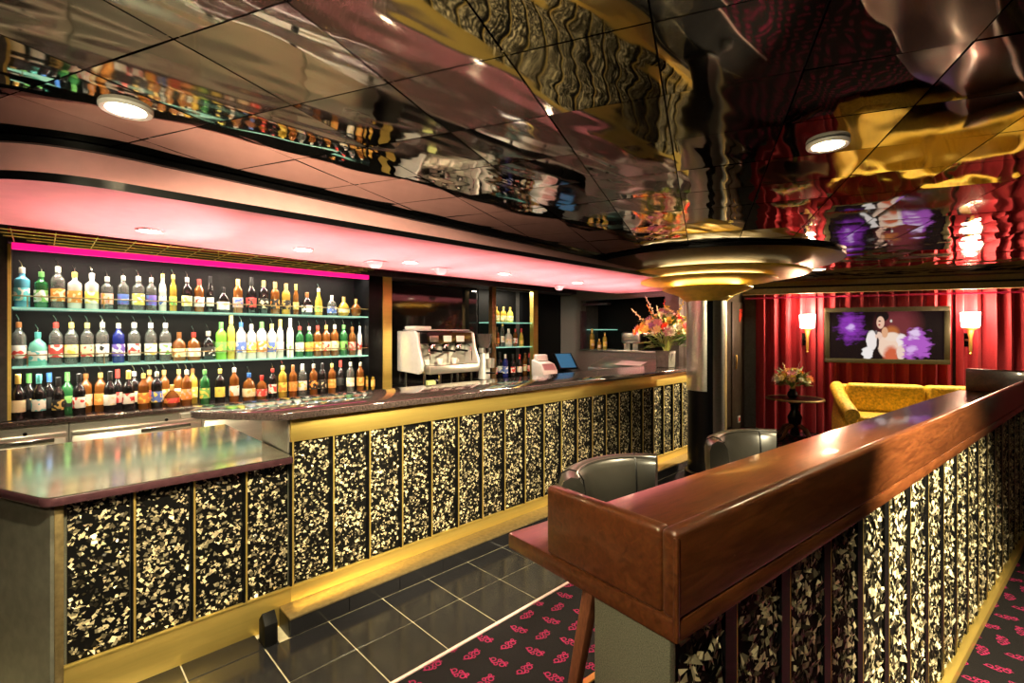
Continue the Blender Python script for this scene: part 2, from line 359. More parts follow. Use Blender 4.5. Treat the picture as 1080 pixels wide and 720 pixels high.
# ceiling: smoked mirror tiles at room angle, with dark joints
ceiling = struct('ceiling', G().prism(gpoly(-6.6, 5.3, -2.4, 9.0), CEIL + .012, CEIL + .06), 'black_matt', 'black ceiling slab behind the mirror tiles')
TS = .3852
tvar = []
for k in range(5):
    g = G(); n = 8; h = TS / 2 - .0028; sag = (.0030, -.0016, .0036, .0018, -.0026)[k]; tx = random.uniform(-1, 1) * .0012; ty = random.uniform(-1, 1) * .0012
    vs = [(-h + 2 * h * i / n, -h + 2 * h * j / n) for j in range(n + 1) for i in range(n + 1)]
    g.add([(x, y, -sag * (1 - (x / h) ** 2) * (1 - .6 * (y / h) ** 2) + tx * x / h + ty * y / h) for x, y in vs], [(j * (n + 1) + i, (j + 1) * (n + 1) + i, (j + 1) * (n + 1) + i + 1, j * (n + 1) + i + 1) for j in range(n) for i in range(n)])
    g.add([(-h, -h, .008), (h, -h, .008), (h, h, .008), (-h, h, .008)], [(0, 1, 2, 3)])
    tvar.append(mesh('ceiling_tile', g, 'ceil', smooth=60))
G2O, G1O = -.1163, .8347
for i in range(-16, 15):
    for j in range(-3, 20):
        a = G2O + TS * (i + .5); b = G1O + TS * (j + .5); p = gw(a, b)
        if p.x < -4.75 or (p.y > 5.8 and p.x < -2.8) or b > 7.9: continue
        A = R(ALPHA); Z = -p.x * sin(A) + p.y * cos(A); X_ = p.x * cos(A) + p.y * sin(A)
        if Z < .75 or abs(X_) > 1.06 * Z + .45: continue
        if p.x < -3.22: continue
        if (p.x + 2.235) ** 2 + (p.y - 5.14) ** 2 < .85 ** 2: continue
        o = inst('ceiling_tile', tvar[(i * 7 + j * 3 + (i * j) % 4) % 5], ceiling, (p.x, p.y, CEIL), GR + (pi / 2) * ((i + 2 * j) % 4))

# walls
WB = struct('wall_back', G().box(-5.25, -5.12, -2.6, 6.25, 0, CEIL), 'wall_dark', 'dark wall behind the bottle display')
def wpart(name, x0, x1, y0, y1, z0, z1, m, bev=0.): return obj(name, G().box(x0, x1, y0, y1, z0, z1), m, WB, bev=bev)
NX = -4.75; NT = 2.155                                  # display face plane, head height
wpart('pier', -5.12, NX, -2.4, -.145, .945, CEIL, 'wall_dark')
wpart('brass_edge', NX - .02, NX + .006, -.146, -.128, .95, NT, 'brass')
wpart('header', -5.12, NX, -.145, 6.1, NT + .075, CEIL, 'crimson')
wpart('header_trim', -5.12, NX + .012, -.145, 6.1, NT + .012, NT + .075, 'plum', .004)
wpart('niche_back', -5.12, -5.10, -.13, 2.54, .94, NT + .012, 'black_matt')
wpart('pier', -5.12, NX - .002, 2.53, 2.69, .94, NT + .012, 'black')
wpart('brass_edge', NX - .06, NX + .008, 2.69, 2.80, .94, NT + .012, 'brass')
wpart('mirror_back', -5.12, -5.06, 2.80, 4.30, .94, NT + .012, 'black_glass')
wpart('brass_edge', NX - .06, NX + .008, 4.30, 4.37, .94, NT + .012, 'brass_dark')
wpart('niche_back', -5.12, -5.10, 4.37, 5.10, .94, NT + .012, 'black_matt')
wpart('brass_edge', NX - .06, NX + .008, 5.10, 5.20, .94, NT + .012, 'brass')
wpart('mirror_back', -5.12, -5.06, 5.20, 6.10, .94, NT + .012, 'black')
# end wall with a serving hatch, across the end of the bar
EY = 6.1
WE = struct('wall_end', G().box(-5.12, -4.64, EY, EY + .12, 0, CEIL), 'wall_grey', 'grey end wall with a serving hatch')
for (x0, x1, z0, z1) in ((-4.64, -3.02, 0, 1.29), (-4.64, -3.02, 2.06, CEIL), (-3.22, -3.02, 1.29, 2.06)):
    obj('wall_section', G().box(x0, x1, EY, EY + .12, z0, z1), 'wall_grey', WE)
obj('hatch_back', G().box(-4.64, -3.02, EY + .45, EY + .48, 1.0, 2.2), 'black_matt', WE)
obj('hatch_side', G().box(-4.70, -4.64, EY + .12, EY + .45, 1.0, 2.2), 'wall_dark', WE)
obj('hatch_sill', G().box(-4.66, -3.2, EY - .03, EY + .46, 1.275, 1.30), 'steel', WE, bev=.004)
obj('hatch_frame', G().box(-4.66, -4.63, EY - .012, EY + .12, 1.30, 1.90).box(-4.60, -4.15, EY - .012, EY + .1, 1.985, 2.01), 'plum', WE, bev=.003)
obj('hatch_shelf', G().box(-4.64, -4.25, EY + .14, EY + .42, 1.60, 1.612), 'shelf_glass', WE)
# door wall beyond the bar
WD = struct('wall_left', G().box(-3.14, -3.02, EY + .12, 9.2, 0, CEIL), 'wall_taupe', 'dark taupe wall between column and curtain')
obj('skirting', G().box(-3.02, -3.0, EY + .12, 9.0, 0, .07), 'black', WD, bev=.004)
D1 = struct('door_1', G().box(-3.018, -2.998, 7.86, 8.66, .01, 2.05), 'wall_taupe', 'dark flush door by the red curtain', bev=.003)
obj('door_handle', G().tube([(-2.975, 7.95, .98), (-2.965, 7.95, 1.06), (-2.965, 7.95, 1.12), (-2.975, 7.95, 1.2)], .012), 'brass', D1)
T1 = struct('trim_1', G().box(-3.02, -2.985, 7.28, 7.42, .07, 2.13), 'brass_dark', 'aged brass upright on the wall beside the column', bev=.004)
# far wall and bulkhead in front of the curtain
struct('wall_far', G().prism(gpoly(.3, 5.3, 8.86, 9.0), 0, CEIL), 'wall_dark', 'dark wall behind the red curtain')
struct('wall_right', G().prism(gpoly(5.2, 5.3, -2.4, 9.0), 0, CEIL), 'wall_dark', 'dark side wall out of view')
struct('wall_near', G().prism(gpoly(-6.6, 5.3, -2.45, -2.35), 0, CEIL), 'wall_dark', 'dark wall behind the viewpoint')
BH = struct('trim_2', G().prism(gpoly(.55, 5.2, 8.0, 8.06), 2.235, CEIL), 'tan', 'tan bulkhead across the room before the curtain')
obj('shadow_gap', G().prism(gpoly(.55, 5.2, 8.02, 8.08), 2.205, 2.235), 'black', BH)
obj('lower_band', G().prism(gpoly(.55, 5.2, 7.99, 8.07), 2.125, 2.205), 'tan', BH)
obj('soffit', G().prism(gpoly(.55, 5.2, 8.07, 8.56), 2.16, 2.18), 'black', BH)
obj('pelmet_rail', G().prism(gpoly(.62, 5.2, 8.50, 8.53), 2.09, 2.115), 'crimson', BH)

# ------------------------------------------------------------------ hanging canopy over the bar
def raft_poly(fx0, fx1, ins=0.):
    mid = [(fx1 + (fx0 - fx1) * t - ins, 6.05 + (-.10 - 6.05) * t) for t in (.12, .24, .36, .48, .6, .7, .78, .85)]
    return rpoly([(fx1 - ins, 6.05)] + mid + [(fx0 - ins, -.10 + ins), (-3.72, -.64 + ins), (-3.74, 0), (-3.93, 2.2), (-3.95, 6.05)], [0] * 9 + [.55, .1, 0, 0, 0], 16)
cn = struct('trim_3', G().loft(raft_poly(-2.52, -2.52, .012), 2.15, raft_poly(-2.54, -2.92, .0), 2.27), 'pink_paint', 'rose painted canopy hanging over the bar')
obj('lower_trim', G().loft(raft_poly(-2.5, -2.5), 2.118, raft_poly(-2.5, -2.5), 2.152, False, False), 'black', cn)
obj('underside', G().prism(raft_poly(-2.5, -2.5, .006), 2.124, 2.150), 'pink_paint', cn)
obj('upper_trim', G().loft(raft_poly(-2.515, -2.885), 2.268, raft_poly(-2.515, -2.885), 2.2955), 'black', cn)
# ================================================================== LAMPS
def downlight(loc, label, r=.075, group='recessed round downlights', gl='glow'):
    t = thing('downlight', label, 'downlight', loc, 0, group)
    obj('ring', G().lathe([(r * .72, .006), (r * .74, -.006), (r * .95, -.009), (r, -.003), (r, .006)], 24), 'white' if gl == 'glow' else 'chrome', t)
    obj('lens', G().lathe([(.0001, -.002), (r * .74, -.002)], 24), gl, t); return t
for k, (y, s) in enumerate(((.45, 'nearest the viewer'), (1.30, 'second from the left'), (2.15, 'third from the left'), (3.2, 'fourth from the left'), (4.35, 'closest to the round canopy'))):
    downlight((-3.36, y, 2.121), 'round downlight in the rose canopy, ' + s, .068, 'downlights in the rose canopy')
    spot((-3.36, y, 2.105), (-3.30, y, 0), 26, 130, .8, (1, .80, .52))
downlight((-.4866, 2.2457, CEIL - .006), 'bright round downlight in the mirror ceiling above the wooden ledge', .075, 'ceiling downlights')
spot((-.4866, 2.2457, CEIL - .03), (-.4866, 2.2457, 0), 90, 95, .7, (1, .80, .48))
downlight((-2.06, .212, CEIL - .006), 'round downlight in the mirror ceiling above the service counter', .075, 'ceiling downlights')
spot((-2.06, .212, CEIL - .03), (-2.5, .5, 0), 60, 80, .7, (1, .86, .55))
for (x, y, tx, ty, tz, pw, sz, nm) in ((-.88, .23, -2.72, 1.50, .70, 300, 92, 'added unseen over the near floor'), (-.28, .74, -2.70, 2.3, .55, 700, 50, 'added unseen over the near end of the ledge'), (.95, 1.75, -.12, 2.75, .45, 1050, 58, 'added unseen to the right of the ledge'),  # first four are added out of view to brighten bar, ledge and panels
                              (-.15, -.75, -1.3, 1.3, 1.2, 110, 120, 'added unseen behind the viewpoint'), (-1.5, 6.5, -2.65, 4.35, .55, 650, 75, 'hidden beyond the round canopy')):
    downlight((x, y, CEIL - .006), 'round downlight in the ceiling ' + nm, .075, 'ceiling downlights')
    spot((x, y, CEIL - .03), (tx, ty, tz), pw, sz, .7, (1, .85, .52))
for k, a in enumerate((1.95, 2.45, 2.95, 3.6)):
    p = gw(a, 8.25, 2.158)
    downlight(p, '%s small downlight in the soffit before the curtain' % ('leftmost', 'second', 'third', 'rightmost')[k], .035, 'soffit downlights')
    spot(p - Vector((0, 0, .02)), gw(a, 7.8, 0), 40, 110, .8, (1, .80, .46))
# magenta strip under the display head, with its glow
led = tag(obj('led_strip', G().box(-4.80, NX - .004, -.125, 2.53, NT - .03, NT + .012), 'magenta'), 'glowing magenta light strip along the head of the bottle display', 'light strip')
# unseen rose uplights added behind the bar top to tint the canopy from below
for k in range(10): spot((-3.40, .72 + .53 * k, 1.085), (-3.28, .72 + .53 * k, 2.2), 60, 80, .45, (1, .42, .44), .02)
spot((-3.40, .72, 1.085), (-3.15, -.02, 2.2), 75, 84, .5, (1, .46, .46), .02)
# warm strips added inside the displays to brighten the bottles
for (y0, y1, pw) in ((-.1, 2.5, 26), (4.4, 5.08, 9)):
    t = tag(obj('added_display_lamp', G().box(-4.87, -4.81, y0, y1, NT - .004, NT + .011), 'black'), 'slim added lamp channel in the head of the %s bottle display' % ('long' if y0 < 1 else 'small'), 'lamp')
    area((-4.84, (y0 + y1) / 2, NT - .006), (-4.90, (y0 + y1) / 2, 1.2), y1 - y0, .02, pw, (1, .88, .68))
for k, y in enumerate((.55, 1.25, 1.93)):
    downlight((-4.93, y, NT - .002), '%s small downlight inside the bottle display' % ('left', 'middle', 'right')[k], .035, 'display downlights')
    spot((-4.93, y, NT - .02), (-4.9, y, 0), 8, 120, .8, (1, .9, .7))

# ================================================================== BAR COUNTER
def chip_mesh(wd, h, n, smin, smax, m, tilt=.5, seed=1):
    rnd = random.Random(seed); g = G()
    for i in range(n):
        x = rnd.uniform(-wd / 2 + .004, wd / 2 - .004); z = rnd.uniform(.006, h - .006); s = rnd.uniform(smin, smax) * (1 if rnd.random() < .6 else .65)
        k = rnd.choice((3, 3, 4)); a0 = rnd.uniform(0, 2 * pi); el = rnd.uniform(.5, 1.); rot = rnd.uniform(0, pi); t1 = rnd.gauss(0, tilt * .5); t2 = rnd.gauss(0, tilt * .5); d = rnd.uniform(.002, .007)
        vs = []
        for j in range(k):
            a = a0 + 2 * pi * (j + rnd.uniform(-.25, .25)) / k; u = s * .5 * cos(a); v = s * .5 * el * sin(a)
            u, v = u * cos(rot) - v * sin(rot), u * sin(rot) + v * cos(rot)
            vs.append((max(-wd / 2, min(wd / 2, x + u)), -max(.0012, d + u * t1 + v * t2), max(0, min(h, z + v))))
        g.add(vs, [tuple(range(k))])
    me = mesh('chips', g, m, smooth=0); return me
def panel_set(wd, h, n, smin, smax, m, cnt=4):
    pm = mesh('panel', G().box(-wd / 2, wd / 2, 0, .012, 0, h), 'black_matt')
    return pm, [chip_mesh(wd, h, n, smin, smax, m, seed=11 * k + int(wd * 1000) + int(h * 100)) for k in range(cnt)]
def place_panel(parent, ps, loc, k):
    p = inst('panel', ps[0], parent, loc, pi / 2); c = inst('chips', ps[1][k % len(ps[1])], p); c['kind'] = 'stuff'; return p
PITCH = .2245; BAR0 = .967; BAR1 = 6.02; PT = .185
bar = thing('bar_counter', 'long brass-trimmed bar front of pearl chip panels under the dark granite top', 'bar', (FX, BAR0, 0))
def bl(x, y): return (x - FX, y - BAR0)
L_ = BAR1 - BAR0
obj('carcass', G().box(-.42, -.014, .0, L_, .0, 1.09), 'grey_panel', bar)
obj('end_panel', G().box(-.42, .0, -.012, 0, .90, 1.088), 'steel', bar, bev=.002)
obj('fascia_band', G().box(-.015, .014, 0, L_, .96, 1.09), 'brass', bar, bev=.003)
obj('plinth', G().box(-.014, .012, 0, L_, .0, PT), 'brass', bar, bev=.002)
obj('plinth_bead', G().box(0, .018, 0, L_, PT - .004, PT + .006), 'brass', bar, bev=.002)
st = obj('step', G().box(.012, FX * 0 + (ACX - FX) - .012, -.06, L_, 0.001, .094), 'black', bar)
obj('step_cover', G().box(.012, ACX - FX + .004, -.06, L_, .094, .106), 'brass_dark', bar, bev=.003)
kt = mesh('kick_tile', G().box(-.010, 0, .002, tl - .002, .007, .092), 'granite', bev=.001, seg=1)
for k in range(16): inst('kick_tile', kt, st, (ACX - FX, -.06 + (1.115 - .907 - tl) + .0 + tl * k + .11, 0))
ps_bar = panel_set(PITCH - .020, .96 - PT, 640, .012, .030, 'chip', 5)
npan = int(L_ / PITCH)
mul_me = mesh('mullion', G().box(-.012, .016, -.009, .009, PT, .96), 'black'); cap_me = mesh('brass_face', G().box(.016, .0185, .0005, .009, PT, .96), 'brass')
for k in range(npan + 1):
    y = k * PITCH + .004
    m_ = inst('mullion', mul_me, bar, (0, y, 0)); inst('brass_face', cap_me, m_)
    if k < npan: place_panel(bar, ps_bar, (-.008, y + PITCH / 2, PT), k)
# countertop with its rounded near end
ct = rpoly([(-2.615, 6.0), (-2.60, .90), (-3.02, .56), (-3.25, .66), (-3.25, 6.0)], [0, .12, .16, .06, 0], 8)
tag(obj('bar_countertop', G().prism(ct, 1.09, 1.128), 'counter', bev=.007, seg=2), 'long dark polished granite bar top with a rounded near end', 'bar top')
# small house-shaped cap at the start of the step
bc = thing('step_end_cap', 'small black house-shaped block at the start of the brass step', 'block', (-2.555, .82, .0075))
obj('block', G().prism_y([(-.055, 0), (.035, 0), (.035, .105), (-.01, .15), (-.055, .105)], -.03, .03), 'black_matt', bc, bev=.003)
obj('foot_plate', G().box(-.06, .04, -.035, .035, -.0004, .004), 'black', bc)

# ------------------------------------------------------------------ lower service counter
sv = thing('service_counter', 'low service counter of pearl chip panels at the near end of the bar', 'counter', (FX, .076, 0))
SL = BAR0 - .076
e_dir = Vector((-.915, -.40))
endp = [(0.004, -.028), (0, -.02), (-1.2, -.02 + 1.2 * -.437), (-1.2, -.05 + 1.2 * -.437)]
obj('end_panel', G().prism([(.012, -.040), (.0, -.0), (-1.25, -.546), (-1.25, -.586)], 0, .862), 'grey_smooth', sv)
obj('corner_post', G().box(-.02, .016, -.028, .0, 0, .862), 'brass_dark', sv, bev=.002)
obj('carcass', G().box(-.35, -.014, 0, SL - .001, 0, .862), 'grey_panel', sv)
obj('plinth', G().box(-.014, .012, 0, SL - .001, 0, PT), 'brass', sv, bev=.002)
obj('plinth_bead', G().box(0, .018, 0, SL - .001, PT - .004, PT + .006), 'brass', sv, bev=.002)
PW = SL / 4
ps_sv = panel_set(PW - .020, .862 - PT, 520, .012, .032, 'chip', 4)
mul_s = mesh('mullion', G().box(-.012, .016, -.009, .009, PT, .862), 'black'); cap_s = mesh('brass_face', G().box(.016, .0185, .0005, .009, PT, .862), 'brass')
for k in range(4):
    if k:
        m_ = inst('mullion', mul_s, sv, (0, k * PW, 0)); inst('brass_face', cap_s, m_)
    place_panel(sv, ps_sv, (-.008, (k + .5) * PW, PT), k)
sp_ = rpoly([(-2.60, .955), (-2.60, .02), (-3.86, -.53), (-3.86, .955)], [0, .07, .02, 0], 6)
stop = thing('service_countertop', 'low brushed metal service top with maroon edge reflecting the bottles', 'counter top', (0, 0, 0))
obj('top_sheet', G().prism([(x * .998 - .008, y * .99 + .004) for x, y in sp_], .897, .9005), 'steel_top', stop)
obj('edge', G().prism(sp_, .862, .897), 'maroon', stop, bev=.006)

# ------------------------------------------------------------------ back counter and fridges
tag(obj('back_countertop', G().prism([(-5.09, -.60), (-4.69, -.60), (-4.69, 2.62), (-4.22, 2.64), (-4.22, 6.09), (-5.05, 6.09), (-5.05, 2.62), (-5.09, 2.5)], .905, .94), 'counter', bev=.004), 'dark polished counter under the bottle display', 'counter top')
def fridge(y0, y1, label):
    t = thing('bar_fridge', label, 'fridge', (-4.74, y0, 0), 0, 'steel fridges under the back counter'); w_ = y1 - y0
    obj('body', G().box(-.36, -.006, 0, w_, .05, .903), 'steel', t)
    obj('plinth', G().box(-.34, -.03, .01, w_ - .01, 0, .05), 'black', t)
    d = obj('door', G().box(-.005, .018, .012, w_ - .012, .12, .80), 'steel', t, bev=.004)
    obj('handle', G().box(.02, .042, w_ * .5, w_ * .9, .77, .805), 'chrome', d, bev=.004)
    obj('lock', G().tube([(.018, w_ * .7, .85), (.03, w_ * .7, .85)], .012, 10), 'black', d)
    obj('rim', G().box(-.005, .020, .012, w_ - .012, .803, .835), 'steel', t, bev=.003)
ys = [-.58, .165, .99, 1.8, 2.6]
for k in range(4): fridge(ys[k], ys[k + 1] - .004, ('steel bar fridge at far left under the display', 'steel bar fridge with chrome handle behind the service counter', 'steel bar fridge beneath the right half of the bottles', 'steel bar fridge nearest the coffee machine')[k])
cab = thing('back_cabinet', 'dark cabinet carrying the coffee machine and tills', 'cabinet', (-4.27, 2.66, 0))
obj('body', G().box(-.74, -.006, 0, 3.42, 0, .903), 'black', cab)
for k in range(4): obj('door', G().box(-.005, .014, .02 + k * .86, .85 + k * .86, .1, .86), 'black', cab, bev=.004)

# shelves with glowing glass edge and thin rails
for z, nm in ((1.726, 'upper'), (1.313, 'lower')):
    t = thing('glass_shelf', nm + ' green-edged glass shelf in the long bottle display', 'shelf', (0, 0, z), 0, 'glass bottle shelves')
    obj('glass', G().box(-5.098, -4.765, -.125, 2.528, -.012, 0), 'shelf_glass', t)
    area((-4.785, 1.2, z - .016), (-4.86, 1.2, z - .3), 2.6, .012, 17, (1, .90, .70)); obj('added_lamp_channel', G().box(-4.795, -4.772, -.12, 2.52, -.0155, -.0122), 'steel', t)  # strip lamp added under each shelf to brighten the labels below
    obj('rail', G().tube([(-4.772, -.125, .078), (-4.772, 2.528, .078)], .0045, 8), 'brass_dark', t)
    for y in (-.05 + .135 * 0, .36, .80, 1.25, 1.72, 2.2): obj('rail_post', G().tube([(-4.772, y, 0), (-4.772, y, .078)], .0035, 6), 'brass_dark', t)
for z, nm in ((1.70, 'upper'), (1.36, 'lower')):
    tag(obj('glass_shelf', G().box(-5.098, -4.765, 4.375, 5.095, z - .01, z), 'shelf_glass'), nm + ' glass shelf in the small bottle display', 'shelf', 'glass bottle shelves')

# ================================================================== BOTTLES
PROF = {  # unit: real metres
    'std': [(.0001, 0), (.034, 0), (.037, .004), (.037, .185), (.034, .205), (.018, .228), (.0135, .24), (.0135, .285), (.0001, .285)],
    'square': [(.0001, 0), (.036, 0), (.039, .004), (.039, .17), (.037, .186), (.016, .205), (.0145, .215), (.0145, .262), (.0001, .262)],
    'squat': [(.0001, 0), (.042, 0), (.046, .005), (.046, .115), (.038, .145), (.018, .165), (.0145, .175), (.0145, .215), (.0001, .215)],
    'wine': [(.0001, 0), (.035, 0), (.037, .004), (.037, .175), (.030, .205), (.0165, .225), (.014, .24), (.014, .305), (.0001, .305)],
    'slim': [(.0001, 0), (.026, 0), (.028, .004), (.028, .20), (.024, .235), (.0135, .265), (.0125, .275), (.0125, .335), (.0001, .335)],
    'round': [(.0001, 0), (.03, 0), (.046, .02), (.054, .055), (.05, .09), (.03, .12), (.016, .135), (.014, .145), (.014, .18), (.0001, .18)],
    'champ': [(.0001, 0), (.038, 0), (.041, .005), (.041, .12), (.034, .17), (.02, .215), (.015, .235), (.015, .30), (.0001, .30)],
}
LAB = {'std': (.0377, .05, .135), 'square': (.0397, .045, .13), 'squat': (.0467, .03, .095), 'wine': (.0377, .055, .135), 'slim': (.0287, .06, .14), 'round': (.0545, .035, .075), 'champ': (.0417, .04, .105)}
BM = {k: None for k in PROF}; LM = {}
for k in PROF: 
    BM[k] = PROF[k]
GLASS = {'clear': ((.72, .72, .66), .88, 'clear'), 'frost': ((.80, .78, .70), .3, 'frosted white'), 'amber': ((.22, .075, .015), .3, 'amber'), 'dark': ((.012, .010, .010), .1, 'dark'),
         'green': ((.03, .16, .05), .35, 'green'), 'lime': ((.22, .62, .06), .25, 'bright green'), 'teal': ((.03, .34, .30), .3, 'teal'), 'blue': ((.02, .03, .22), .3, 'deep blue'),
         'gold': ((.55, .36, .05), .35, 'golden'), 'yellow': ((.70, .62, .10), .35, 'yellow'), 'white': ((.85, .83, .78), 0., 'white'), 'mint': ((.20, .60, .48), .15, 'mint green'), 'sky': ((.10, .38, .52), .35, 'sky blue')}
LABC = {'white': (.85, .83, .76), 'cream': (.80, .70, .45), 'red': (.70, .07, .06), 'orange': (.80, .30, .06), 'yellow': (.85, .68, .12), 'blue': (.10, .18, .55), 'green': (.20, .50, .12), 'black': (.02, .02, .02),
        'pink': (.82, .45, .38), 'purple': (.16, .10, .45), 'teal': (.12, .50, .55), 'gold': (.70, .48, .14)}
TOPC = {'steel': (.6, .58, .5), 'gold': (.78, .55, .16), 'red': (.55, .05, .04), 'black': (.02, .02, .02), 'blue': (.05, .16, .5), 'green': (.12, .35, .10), 'teal': (.10, .42, .42), 'white': (.82, .8, .74), 'yellow': (.82, .66, .15), 'brown': (.25, .10, .03)}
gmat = {k: mat('bottle_glass_' + k, v[0], .07, 0, .06, 20, trans=v[1], spec=.6) for k, v in GLASS.items()}
lmat = {}
def label_mat(k, accent):
    key = (k, accent)
    if key in lmat: return lmat[key]
    m, nt, p = node_mat('bottle_label_%s_%s' % key); N = nt.nodes; L = nt.links
    tc = N.new('ShaderNodeTexCoord'); nz = N.new('ShaderNodeTexNoise'); nz.inputs['Scale'].default_value = 34; nz.inputs['Detail'].default_value = 0
    rp = N.new('ShaderNodeValToRGB'); rp.color_ramp.interpolation = 'CONSTANT'
    rp.color_ramp.elements[0].color = (*LABC[k], 1); rp.color_ramp.elements[1].position = .58; rp.color_ramp.elements[1].color = (*LABC[accent], 1)
    oi = N.new('ShaderNodeObjectInfo'); va = N.new('ShaderNodeVectorMath'); va.operation = 'MULTIPLY_ADD'; va.inputs[1].default_value = (7, 7, 7)
    L.new(oi.outputs['Location'], va.inputs[0]); L.new(tc.outputs['Object'], va.inputs[2]); L.new(va.outputs[0], nz.inputs['Vector']); L.new(nz.outputs['Fac'], rp.inputs[0]); L.new(rp.outputs[0], p.inputs['Base Color']); p.inputs['Roughness'].default_value = .5
    lmat[key] = m; return m
tmat = {k: mat('bottle_top_' + k, v, .35, .4 if k in ('steel', 'gold') else 0, .06) for k, v in TOPC.items()}
cache = {}
def bmesh_for(kind, glass):
    if (kind, glass) not in cache: cache[(kind, glass)] = mesh('glass', G().lathe(PROF[kind], 14), gmat[glass], smooth=40)
    return cache[(kind, glass)]
def lmesh_for(kind, lab, acc):
    key = ('l', kind, lab, acc)
    if key not in cache:
        r, z0, z1 = LAB[kind]; cache[key] = mesh('label', G().lathe([(r, z0), (r + .0006, z0 + .002), (r + .0006, z1 - .002), (r, z1)], 12, -R(100), R(78)), label_mat(lab, acc), smooth=60)
    return cache[key]
def tmesh_for(kind, top, pour):
    key = ('t', kind, top, pour)
    if key not in cache:
        h = PROF[kind][-1][1]; r = PROF[kind][-2][0]
        if pour:
            g = G().lathe([(r * 1.10, h - .034), (r * 1.12, h - .032), (r * 1.12, h + .001), (r * .8, h + .004), (.0001, h + .004)], 10)
        else:
            g = G().lathe([(r * 1.10, h - .062), (r * 1.12, h - .06), (r * 1.12, h + .002), (r * .9, h + .005), (.0001, h + .005)], 10)
        cache[key] = mesh('pourer' if pour else 'capsule', g, tmat[top], smooth=40)
    return cache[key]
spout_me = mesh('pourer', G().tube([(0, 0, .002), (0, 0, .016), (0, -.003, .030), (.004, -.014, .052)], [.0042, .0036, .003, .0026], 6), 'chrome')
ONES = ['', 'first', 'second', 'third', 'fourth', 'fifth', 'sixth', 'seventh', 'eighth', 'ninth', 'tenth', 'eleventh', 'twelfth', 'thirteenth', 'fourteenth', 'fifteenth', 'sixteenth', 'seventeenth', 'eighteenth', 'nineteenth', 'twentieth']
def ordinal(n):
    if n <= 20: return ONES[n]
    return {2: 'twenty', 3: 'thirty', 4: 'forty'}[n // 10] + '-' + ONES[n % 10] if n % 10 else {3: 'thirtieth', 4: 'fortieth'}[n // 10]
def bottle(loc, kind, glass, lab, top, label, group, sc_=1., acc=None, pour=True):
    t = thing('bottle', label, 'bottle', loc, random.uniform(-.25, .12), group)
    inst('glass', bmesh_for(kind, glass), t, scale=(sc_,) * 3)
    if lab: inst('label', lmesh_for(kind, lab, acc or lab), t, scale=(sc_,) * 3)
    if top:
        c_ = inst('collar' if pour else 'capsule', tmesh_for(kind, top, pour), t, scale=(sc_,) * 3)
        if pour: inst('pourer', spout_me, c_, (0, 0, PROF[kind][-1][1]))
    return t
def row(specs, z, where, group, n0=0):
    lst = sorted(specs, key=lambda s: s[0])
    rad = [LAB[s[2]][0] * s[8] for s in lst]; yy = [bar_y(s[0], s[1]) for s in lst]
    for it in range(30):                                # nudge neighbours apart until none touch
        for a in range(len(lst)):
            for b in range(a + 1, min(a + 4, len(lst))):
                if lst[a][1] == lst[b][1] and yy[b] - yy[a] < rad[a] + rad[b] + .003:
                    q = (rad[a] + rad[b] + .003 - (yy[b] - yy[a])) / 2; yy[a] -= q; yy[b] += q
    for n, (px, X, kind, glass, lab, acc, top, pour, s) in enumerate(lst):
        nm = GLASS[glass][2] + ' bottle' + (' with %s label' % lab if lab else '') + (' and %s top' % top if top and 'small' not in where else '')
        s = s * (.94 if where == 'back counter' else 1)
        bottle((X, yy[n], z), kind, glass, lab, top, '%s, %s from left on the %s' % (nm, ordinal(n + 1), where), group, s, acc, pour)
X1 = -4.90
r1 = [(23.3, X1, 'square', 'sky', 'teal', 'white', 'steel', 1, 1.08), (43.7, X1, 'square', 'green', 'white', 'green', 'green', 1, 1.), (61.2, X1, 'std', 'clear', 'orange', 'cream', 'steel', 1, 1.08), (78.8, X1, 'square', 'frost', 'orange', 'cream', 'gold', 1, 1.05),
      (97, X1, 'square', 'frost', 'yellow', 'white', 'white', 1, 1.05), (113, X1, 'square', 'clear', 'pink', 'orange', 'steel', 1, .98), (130, X1, 'std', 'clear', 'blue', 'purple', 'steel', 1, .95), (146, X1, 'square', 'clear', 'yellow', 'white', 'steel', 1, 1.05),
      (159.6, X1, 'std', 'clear', 'purple', 'blue', 'steel', 1, .95), (171.5, X1, 'slim', 'frost', 'white', 'blue', 'gold', 1, .92), (182.6, X1, 'slim', 'gold', 'yellow', 'green', 'gold', 1, .92), (197.3, X1, 'std', 'dark', 'cream', 'yellow', 'steel', 1, 1.03),
      (210, X1, 'std', 'amber', 'white', 'red', 'red', 0, 1.0), (221.7, X1, 'slim', 'dark', 'white', 'white', 'black', 0, .95), (235.5, X1, 'squat', 'dark', 'white', 'cream', 'black', 0, 1.05), (251, X1, 'std', 'amber', 'pink', 'blue', 'yellow', 0, 1.08),
      (265, X1, 'wine', 'dark', 'red', 'black', 'black', 0, 1.1), (278, X1, 'std', 'dark', 'black', 'cream', 'gold', 0, 1.1), (290, X1, 'std', 'amber', 'black', 'orange', 'gold', 0, 1.08), (301.7, X1, 'std', 'gold', 'black', 'gold', 'gold', 0, 1.05),
      (312, X1, 'slim', 'amber', 'gold', 'cream', 'gold', 0, .9), (323.7, X1, 'squat', 'dark', 'white', 'black', 'brown', 0, 1.05), (336, X1, 'champ', 'gold', 'gold', 'green', 'steel', 1, .92), (350, X1, 'squat', 'clear', 'blue', 'white', 'white', 0, .98),
      (362.5, X1, 'round', 'gold', 'cream', 'yellow', 'gold', 0, 1.12), (375.5, X1, 'round', 'amber', None, None, 'gold', 0, 1.05)]
row(r1, 1.7262, 'top shelf', 'bottles on the top shelf')
